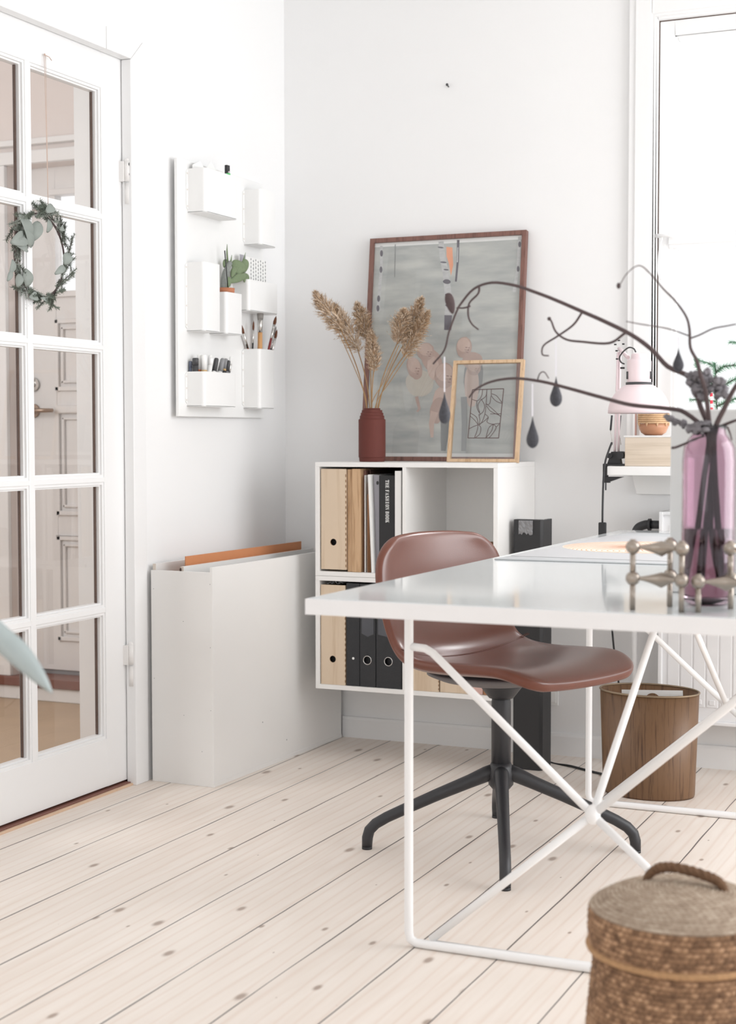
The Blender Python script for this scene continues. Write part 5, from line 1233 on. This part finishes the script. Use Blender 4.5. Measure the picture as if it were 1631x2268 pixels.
MB().tube(spline([at(1409, 780, -.30), at(1404, 772, -.30), at(1393, 770, -.29), at(1380, 780, -.28), at(1373, 792, -.27), at(1376, 802, -.27), at(1383, 806, -.28)], 6), .0022, 8).build('lamp_cord', M['darkgrey'], lamp)
MB().tube(spline([at(1356, 980, -.19), at(1350, 995, -.20), at(1342, 1020, -.24), at(1338, 1050, -.245), at(1336, 1100, -.245), at(1335, 1160, -.245), at(1336, 1205, -.18), at(1342, 1260, -.10), at(1352, 1340, -.06), at(1357, 1400, -.05), at(1362, 1450, -.05), at(1372, 1520, -.05), at(1378, 1560, -.05), at(1385, 1640, -.04)], 6), .0030, 8).build('power_cord', M['black_plastic'], lamp)
c_ = at(1335, 1172, -.245)
MB().box(c_.x - .011, c_.x + .011, -.252, -.238, c_.z - .022, c_.z + .020).build('switch', M['black_plastic'], lamp, bevel=.003)
SZ = .9103
wbx = tag(MB().box(1.214, 1.40, -.195, -.07, SZ, .994).box(1.210, 1.402, -.197, -.068, .9942, .9995, 1).build('wooden_box', [M['palebox'], M['shelf']], bevel=.0012), 'pale oak box with a white lid on the window shelf', 'box')
bw_ = thing('acacia_bowl', 'small warm wooden bowl with woven rim on the oak box', 'bowl', (1.285, -.13, 1.0))
MB().lathe([(.001, 0), (.024, 0), (.036, .008), (.0425, .022), (.0430, .034), (.040, .034), (.035, .02), (.001, .01)], (1.285, -.14, .9998), 36).build('bowl', M['acacia'], bw_)
wk = MB()
for i in range(6):
    zz = 1.0375 + i * .0058
    wk.tube([((1.285 + (.0425 + .0012 * ((t + i) % 2)) * math.cos(t * math.pi / 24)), -.14 + (.0425 + .0012 * ((t + i) % 2)) * math.sin(t * math.pi / 24), zz) for t in range(49)], .0030, 6, cap=False)
for k in range(9):
    a = 2 * math.pi * k / 9 + .3; wk.tube([(1.285 + .044 * math.cos(a), -.14 + .044 * math.sin(a), 1.036), (1.285 + .044 * math.cos(a), -.14 + .044 * math.sin(a), 1.026)], [.004, .0006], 8)
wk.build('woven_rim', M['wicker'], bw_)
tag(MB().box(1.224, 1.229, -.12, -.115, .9998, 1.20).box(1.229, 1.238, -.118, -.115, .9998, 1.20, 1).build('small_frame', [M['pinkcard'], M['paper']]), 'thin pale frame standing on the oak box behind the lamp', 'frame')
# little spruce tree cuttings and striped straw on the shelf behind the board
def spruce(name, label, base, branches, parent_mat='spruce', group=None, seed=1, nl=.016, den=260):
    rnd = random.Random(seed); o = thing(name, label, 'sprig', tuple(base), group)
    st_, nd = MB(), MB()
    for P in branches:
        P = spline(P, 6); st_.tube(P, rs_(.0022, .0010, len(P)), 6)
        cnt = int(den * sum((a - b_).length for a, b_ in zip(P, P[1:])))
        for i in range(cnt):
            t = rnd.random() * (len(P) - 1); k = int(t); p = P[k].lerp(P[min(k + 1, len(P) - 1)], t - k); d = (P[min(k + 1, len(P) - 1)] - P[k]).normalized()
            out = Vector((rnd.gauss(0, 1), rnd.gauss(0, 1), rnd.gauss(0, 1))); out = (out - d * out.dot(d)).normalized()
            dd = (d * rnd.uniform(.3, .9) + out).normalized(); l = nl * rnd.uniform(.7, 1.1); s_ = dd.cross(out + Vector((.3, .1, .2))).normalized() * .0010
            nd.add([p - s_, p + s_, p + dd * l], [(0, 1, 2)])
    st_.build('twig', M['twig'], o); nd.build('needles', M[parent_mat], o); return o
yb = -.06
spruce('spruce_cutting', 'green spruce cutting in front of the window glass', at(1590, 935, yb), [
    [at(1590, 935, yb), at(1588, 880, yb), at(1586, 830, yb), at(1584, 805, yb)],
    [at(1588, 860, yb), at(1565, 835, yb), at(1545, 810, yb), at(1546, 796, yb)],
    [at(1586, 825, yb), at(1605, 812, yb), at(1640, 808, yb)], [at(1584, 812, yb), at(1566, 803, yb), at(1547, 797, yb)],
    [at(1588, 870, yb), at(1610, 850, yb), at(1650, 830, yb)], [at(1589, 890, yb), at(1560, 885, yb), at(1530, 885, yb)], [at(1589, 900, yb), at(1612, 890, yb), at(1640, 880, yb)],
    [at(1680, 770, yb), at(1650, 760, yb), at(1618, 758, yb)]], seed=4, den=3600, nl=.018)
jar = thing('striped_straw', 'red and white striped straw on the shelf by the spruce', 'straw', (at(1578, 960, -.1)))
a, b_ = at(1580, 1030, -.1), at(1576, 862, -.1); a.z = SZ
MB().tube([a, b_], .0042, 10).build('stick', M['paper'], jar)
stp = MB(); n_ = 9
for i in range(n_):
    t = .15 + .85 * i / n_; p = a.lerp(b_, t); q = a.lerp(b_, t + .045); stp.tube([p, q], .0044, 10, cap=False)
stp.build('stripes', M['red'], jar)

# ================================================================== WREATH
wr = thing('wreath', 'grey green eucalyptus and fir wreath hanging on the glass door', 'wreath', (-.06, -1.289, 1.469))
XW, YW, ZW, RW = -.058, -1.285, 1.468, .108
rnd = random.Random(21)
def wp(a, r, dx=0): return Vector((XW + dx, YW + r * math.cos(a), ZW + r * math.sin(a)))
MB().tube([wp(t * math.pi / 24, RW) for t in range(49)], .0028, 6, cap=False).build('ring', M['twig'], wr)
nd1, nd2, tw = MB(), MB(), MB()
for k in range(84):
    a = 2 * math.pi * k / 84 + rnd.uniform(-.08, .08); r0 = RW + rnd.uniform(-.012, .012); dirn = rnd.choice((1, 1, -1))
    L_ = rnd.uniform(.035, .062); out = rnd.uniform(-.10, .55)
    p0 = wp(a, r0, rnd.uniform(-.004, .012)); tg = Vector((0, -math.sin(a), math.cos(a))) * dirn; ro = Vector((0, math.cos(a), math.sin(a)))
    p1 = p0 + (tg + ro * out + Vector((rnd.uniform(-.1, .35), 0, 0))).normalized() * L_
    tw.tube([p0, p1], [.0011, .0006], 5); d = (p1 - p0).normalized(); tgt = nd1 if rnd.random() < .6 else nd2
    for i in range(90):
        t = i / 90; p = p0.lerp(p1, t); o_ = Vector((rnd.gauss(0, 1), rnd.gauss(0, 1), rnd.gauss(0, 1))); o_ = (o_ - d * o_.dot(d)).normalized()
        dd = (d * .6 + o_).normalized(); l = rnd.uniform(.006, .0105); s_ = dd.cross(d).normalized() * .0010
        tgt.add([p - s_, p + s_, p + dd * l + s_ * .4, p + dd * l - s_ * .4], [(0, 1, 2, 3)])
tw.build('twigs', M['twig'], wr); nd1.build('needles', M['needle'], wr); nd2.build('silver_needles', M['needle_light'], wr)
def leaf(c, d, nrm, L_, W_, fold=.25):
    d = Vector(d).normalized(); nrm = Vector(nrm); nrm = (nrm - d * nrm.dot(d)).normalized(); s_ = d.cross(nrm); mb = MB(); v = []; K = 8
    for i in range(K + 1):
        t = i / K; w_ = W_ * (math.sin(math.pi * (t * .9 + .06)) ** .8); ce = Vector(c) + d * (t - .5) * L_ + nrm * (-.12 * L_ * (2 * t - 1) ** 2)
        v += [ce - s_ * w_ + nrm * fold * w_, ce, ce + s_ * w_ + nrm * fold * w_]
    fs = []
    for i in range(K): fs += [(i * 3, i * 3 + 1, i * 3 + 4, i * 3 + 3), (i * 3 + 1, i * 3 + 2, i * 3 + 5, i * 3 + 4)]
    mb.add(v, fs, 0, True); o = mb.build('eucalyptus_leaf', M['eucalyptus'], wr); o.modifiers.new('s', 'SOLIDIFY').thickness = .0006; return o
def lw_(px, py): p = at(px, py, -1.3); d = at(px, py, -1.0) - at(px, py, -2.0); c = CAM; r_ = (p - c); k = (XW + .018 - c.x) / r_.x; return c + r_ * k
for (px, py, ang, L_, W_) in ((58, 506, 120, .085, .026), (80, 510, 60, .070, .022), (45, 530, 200, .075, .026), (50, 543, 170, .070, .024), (62, 528, 140, .07, .02), (27, 590, 70, .045, .013), (60, 615, 100, .052, .020), (42, 620, 75, .040, .014),
                              (148, 572, 70, .040, .019), (108, 500, 80, .040, .013), (112, 462, 30, .045, .016), (138, 507, 20, .022, .010), (76, 657, 190, .040, .016), (135, 597, 30, .055, .013), (100, 663, 170, .035, .007), (22, 610, 60, .036, .010)):
    a = R(ang); leaf(lw_(px, py), (0, math.cos(a), math.sin(a)), (1, -.4 + .3 * math.sin(px), .2), L_ * .9, W_ * .75, .45)
# string
sp = [lw_(85, 452), lw_(76, 124)]
ps = MB().tube([(XD + .008, -1.262, ZW + RW + .004), (XD + .006, -1.270, 1.986)], .0008, 5).tube([(XD + .008, -1.262, ZW + RW + .004), (XD + .006, -1.264, 1.986)], .0008, 5)
ps.tube([(XD + .006, -1.268, 1.986), (XD + .009, -1.252, 1.984), (XD + .010, -1.243, 1.977)], .0012, 5).ball((XD + .006, -1.268, 1.987), .003, 5)
ps.build('hanging_string', M['twine'], wr)

# ================================================================== SEAGRASS BASKET
KX, KY, KR = 1.895, -2.46, .127
ctr = at(1510, 2000, KY); KX = ctr.x
bk_ = thing('lidded_basket', 'round lidded seagrass basket in front of the desk', 'basket', (KX, KY, 0))
def woven(prof_fn, z0, z1, rowh, nseg, amp):
    """rows of stitches: every stitch bulges, neighbours are offset by half a stitch"""
    mb = MB(); rows_ = int((z1 - z0) / rowh); sub = 3; v = []; n = nseg * 4; tot = rows_ * sub + 1; tone = []
    rt = {}
    for i in range(tot):
        z = z0 + (z1 - z0) * i / (tot - 1); ph = i / sub; row = min(rows_ - 1, int(ph)); fr = ph - row
        for j in range(n):
            t = 2 * math.pi * j / n; u_ = (j / 4 + (row % 2) * .5); k = int(u_) % nseg; fu = u_ - int(u_)
            b_ = math.sin(math.pi * fr) ** .7 * (.35 + .65 * math.sin(math.pi * fu))
            r = prof_fn(z) + amp * b_ + random.uniform(-.0013, .0013)
            v.append((r * math.cos(t), r * math.sin(t), z + random.uniform(-.0006, .0006)))
            key = (k, row)
            if key not in rt: rt[key] = random.random()
            tone.append(max(0, min(1, (.35 + .65 * b_) * (.2 + .8 * rt[key] ** 1.3) + random.uniform(-.12, .12))))  # random tone per stitch, with shade painted into the creases
    mb.add(v, [(i * n + j, i * n + (j + 1) % n, (i + 1) * n + (j + 1) % n, (i + 1) * n + j) for i in range(tot - 1) for j in range(n)], 0, True)
    mb.tone = tone; return mb
def paint_tone(o, tone):
    """stores the stitch tones with their painted crease shade; the mesh keeps its vertex order as far as the list goes"""
    at_ = o.data.attributes.new('tone', 'FLOAT', 'POINT'); n = len(o.data.vertices)
    at_.data.foreach_set('value', (tone + [.5] * n)[:n])
def body_r(z): t = z / .265; return KR * (.99 + .075 * math.sin(math.pi * min(1, t * .95 + .12)) - .02 * t)
mb = woven(body_r, 0.001, .268, .0072, 84, .0026); paint_tone(mb.xf(Matrix.Translation((KX, KY, 0))).build('body', M['weave'], bk_), mb.tone)
MB().lathe([(.0005, .0006), (KR * .97, .0006), (KR * .97, .004)], (KX, KY, 0), 48).build('bottom', M['rope'], bk_)
def lid_r(z):
    t = (z - .272) / .058; return KR * (1.015 + .015 * math.sin(math.pi * t)) 
mb = woven(lid_r, .272, .326, .0072, 84, .0026); paint_tone(mb.xf(Matrix.Translation((KX, KY, 0))).build('lid_side', M['weave'], bk_), mb.tone)
lt = MB(); v = []; n = 240; K = 66; tone = []; rt = {}
for i in range(K + 1):
    s_ = i / K; r = KR * 1.03 * (1 - s_); z = .326 + .020 * math.sin(math.pi / 2 * min(1, s_ * 2.2)) + .012 * s_; row = i // 3; fr = (i % 3) / 3
    nst = max(6, int(84 * (1 - s_)))
    for j in range(n):
        t = 2 * math.pi * j / n; u_ = nst * j / n + (row % 2) * .5; k = int(u_); fu = u_ - k; b_ = math.sin(math.pi * fr) ** .7 * (.35 + .65 * math.sin(math.pi * fu))
        if (k, row) not in rt: rt[(k, row)] = random.random()
        v.append((KX + max(r, .0005) * math.cos(t), KY + max(r, .0005) * math.sin(t), z + .0022 * b_ + random.uniform(-.0004, .0004))); tone.append((.3 + .7 * b_) * (.4 + .6 * rt[(k, row)]))  # lid stitches too: own tone, creases darkened in the colour as shade
lt.add(v, [(i * n + j, i * n + (j + 1) % n, (i + 1) * n + (j + 1) % n, (i + 1) * n + j) for i in range(K) for j in range(n)], 0, True)
paint_tone(lt.build('lid_top', M['weave_top'], bk_), tone)
MB().tube([(KX + (KR * 1.03) * math.cos(t * math.pi / 36), KY + (KR * 1.03) * math.sin(t * math.pi / 36), .270) for t in range(73)], .0050, 8, cap=False).build('rim_cord', M['rope'], bk_)
hp = MB(); ax = Vector((math.cos(R(-4)), math.sin(R(-4)), 0)); c_ = Vector((KX, KY + .02, 0))
arc = [c_ + ax * x + Vector((0, 0, z)) for (x, z) in ((-.060, .345), (-.055, .358), (-.042, .370), (-.020, .376), (.010, .374), (.040, .368), (.055, .360), (.062, .345))]
arc = spline(arc, 8)
for k in range(3):
    P = []
    for i, p in enumerate(arc):
        a = i * .75 + k * 2 * math.pi / 3; P.append(p + Vector((0, math.cos(a), math.sin(a))) * .0042)
    hp.tube(P, .0042, 7)
hp.build('handle', M['rope_dark'], bk_)

# ================================================================== PLANT AT THE LEFT EDGE
pn = thing('spear_plant', 'grey green spear leaf reaching in at the left edge', 'plant', (.80, -3.0, 0))
MB().lathe([(.001, 0), (.07, 0), (.09, .2), (.095, .205), (.085, .2), (.07, .18), (.001, .17)], (.80, -3.0, 0), 32).build('pot', M['pot'], pn)
def blade(pts, w_):
    P = spline(pts, 8); k = len(P); v = []
    for i, p in enumerate(P):
        t = i / (k - 1); d = (P[min(i + 1, k - 1)] - P[max(i - 1, 0)]).normalized(); s_ = d.cross(FWD).normalized() * w_ * (math.sin(math.pi * min(1, (t ** 2.2) * .93 + .07)) ** .8)
        up = s_.cross(d).normalized(); v += [p - s_, p + up * abs(w_) * .35, p + s_]
    fs = []
    for i in range(k - 1): fs += [(i * 3, i * 3 + 1, i * 3 + 4, i * 3 + 3), (i * 3 + 1, i * 3 + 2, i * 3 + 5, i * 3 + 4)]
    o = MB().add(v, fs, 0, True).build('leaf', M['leaf'], pn); o.modifiers.new('s', 'SOLIDIFY').thickness = .0012
blade([(.80, -3.0, .18), (.86, -3.0, .50), (.96, -3.0, .72), (1.06, -3.0, .765), at(12, 1422, -3.0), at(60, 1468, -3.0), at(117, 1536, -3.0)], -.0165)
blade([(.80, -3.0, .18), (.76, -3.05, .5), (.70, -3.1, .8), (.62, -3.15, .9)], .012)
blade([(.80, -3.0, .18), (.80, -2.95, .55), (.84, -2.9, .95)], .012)
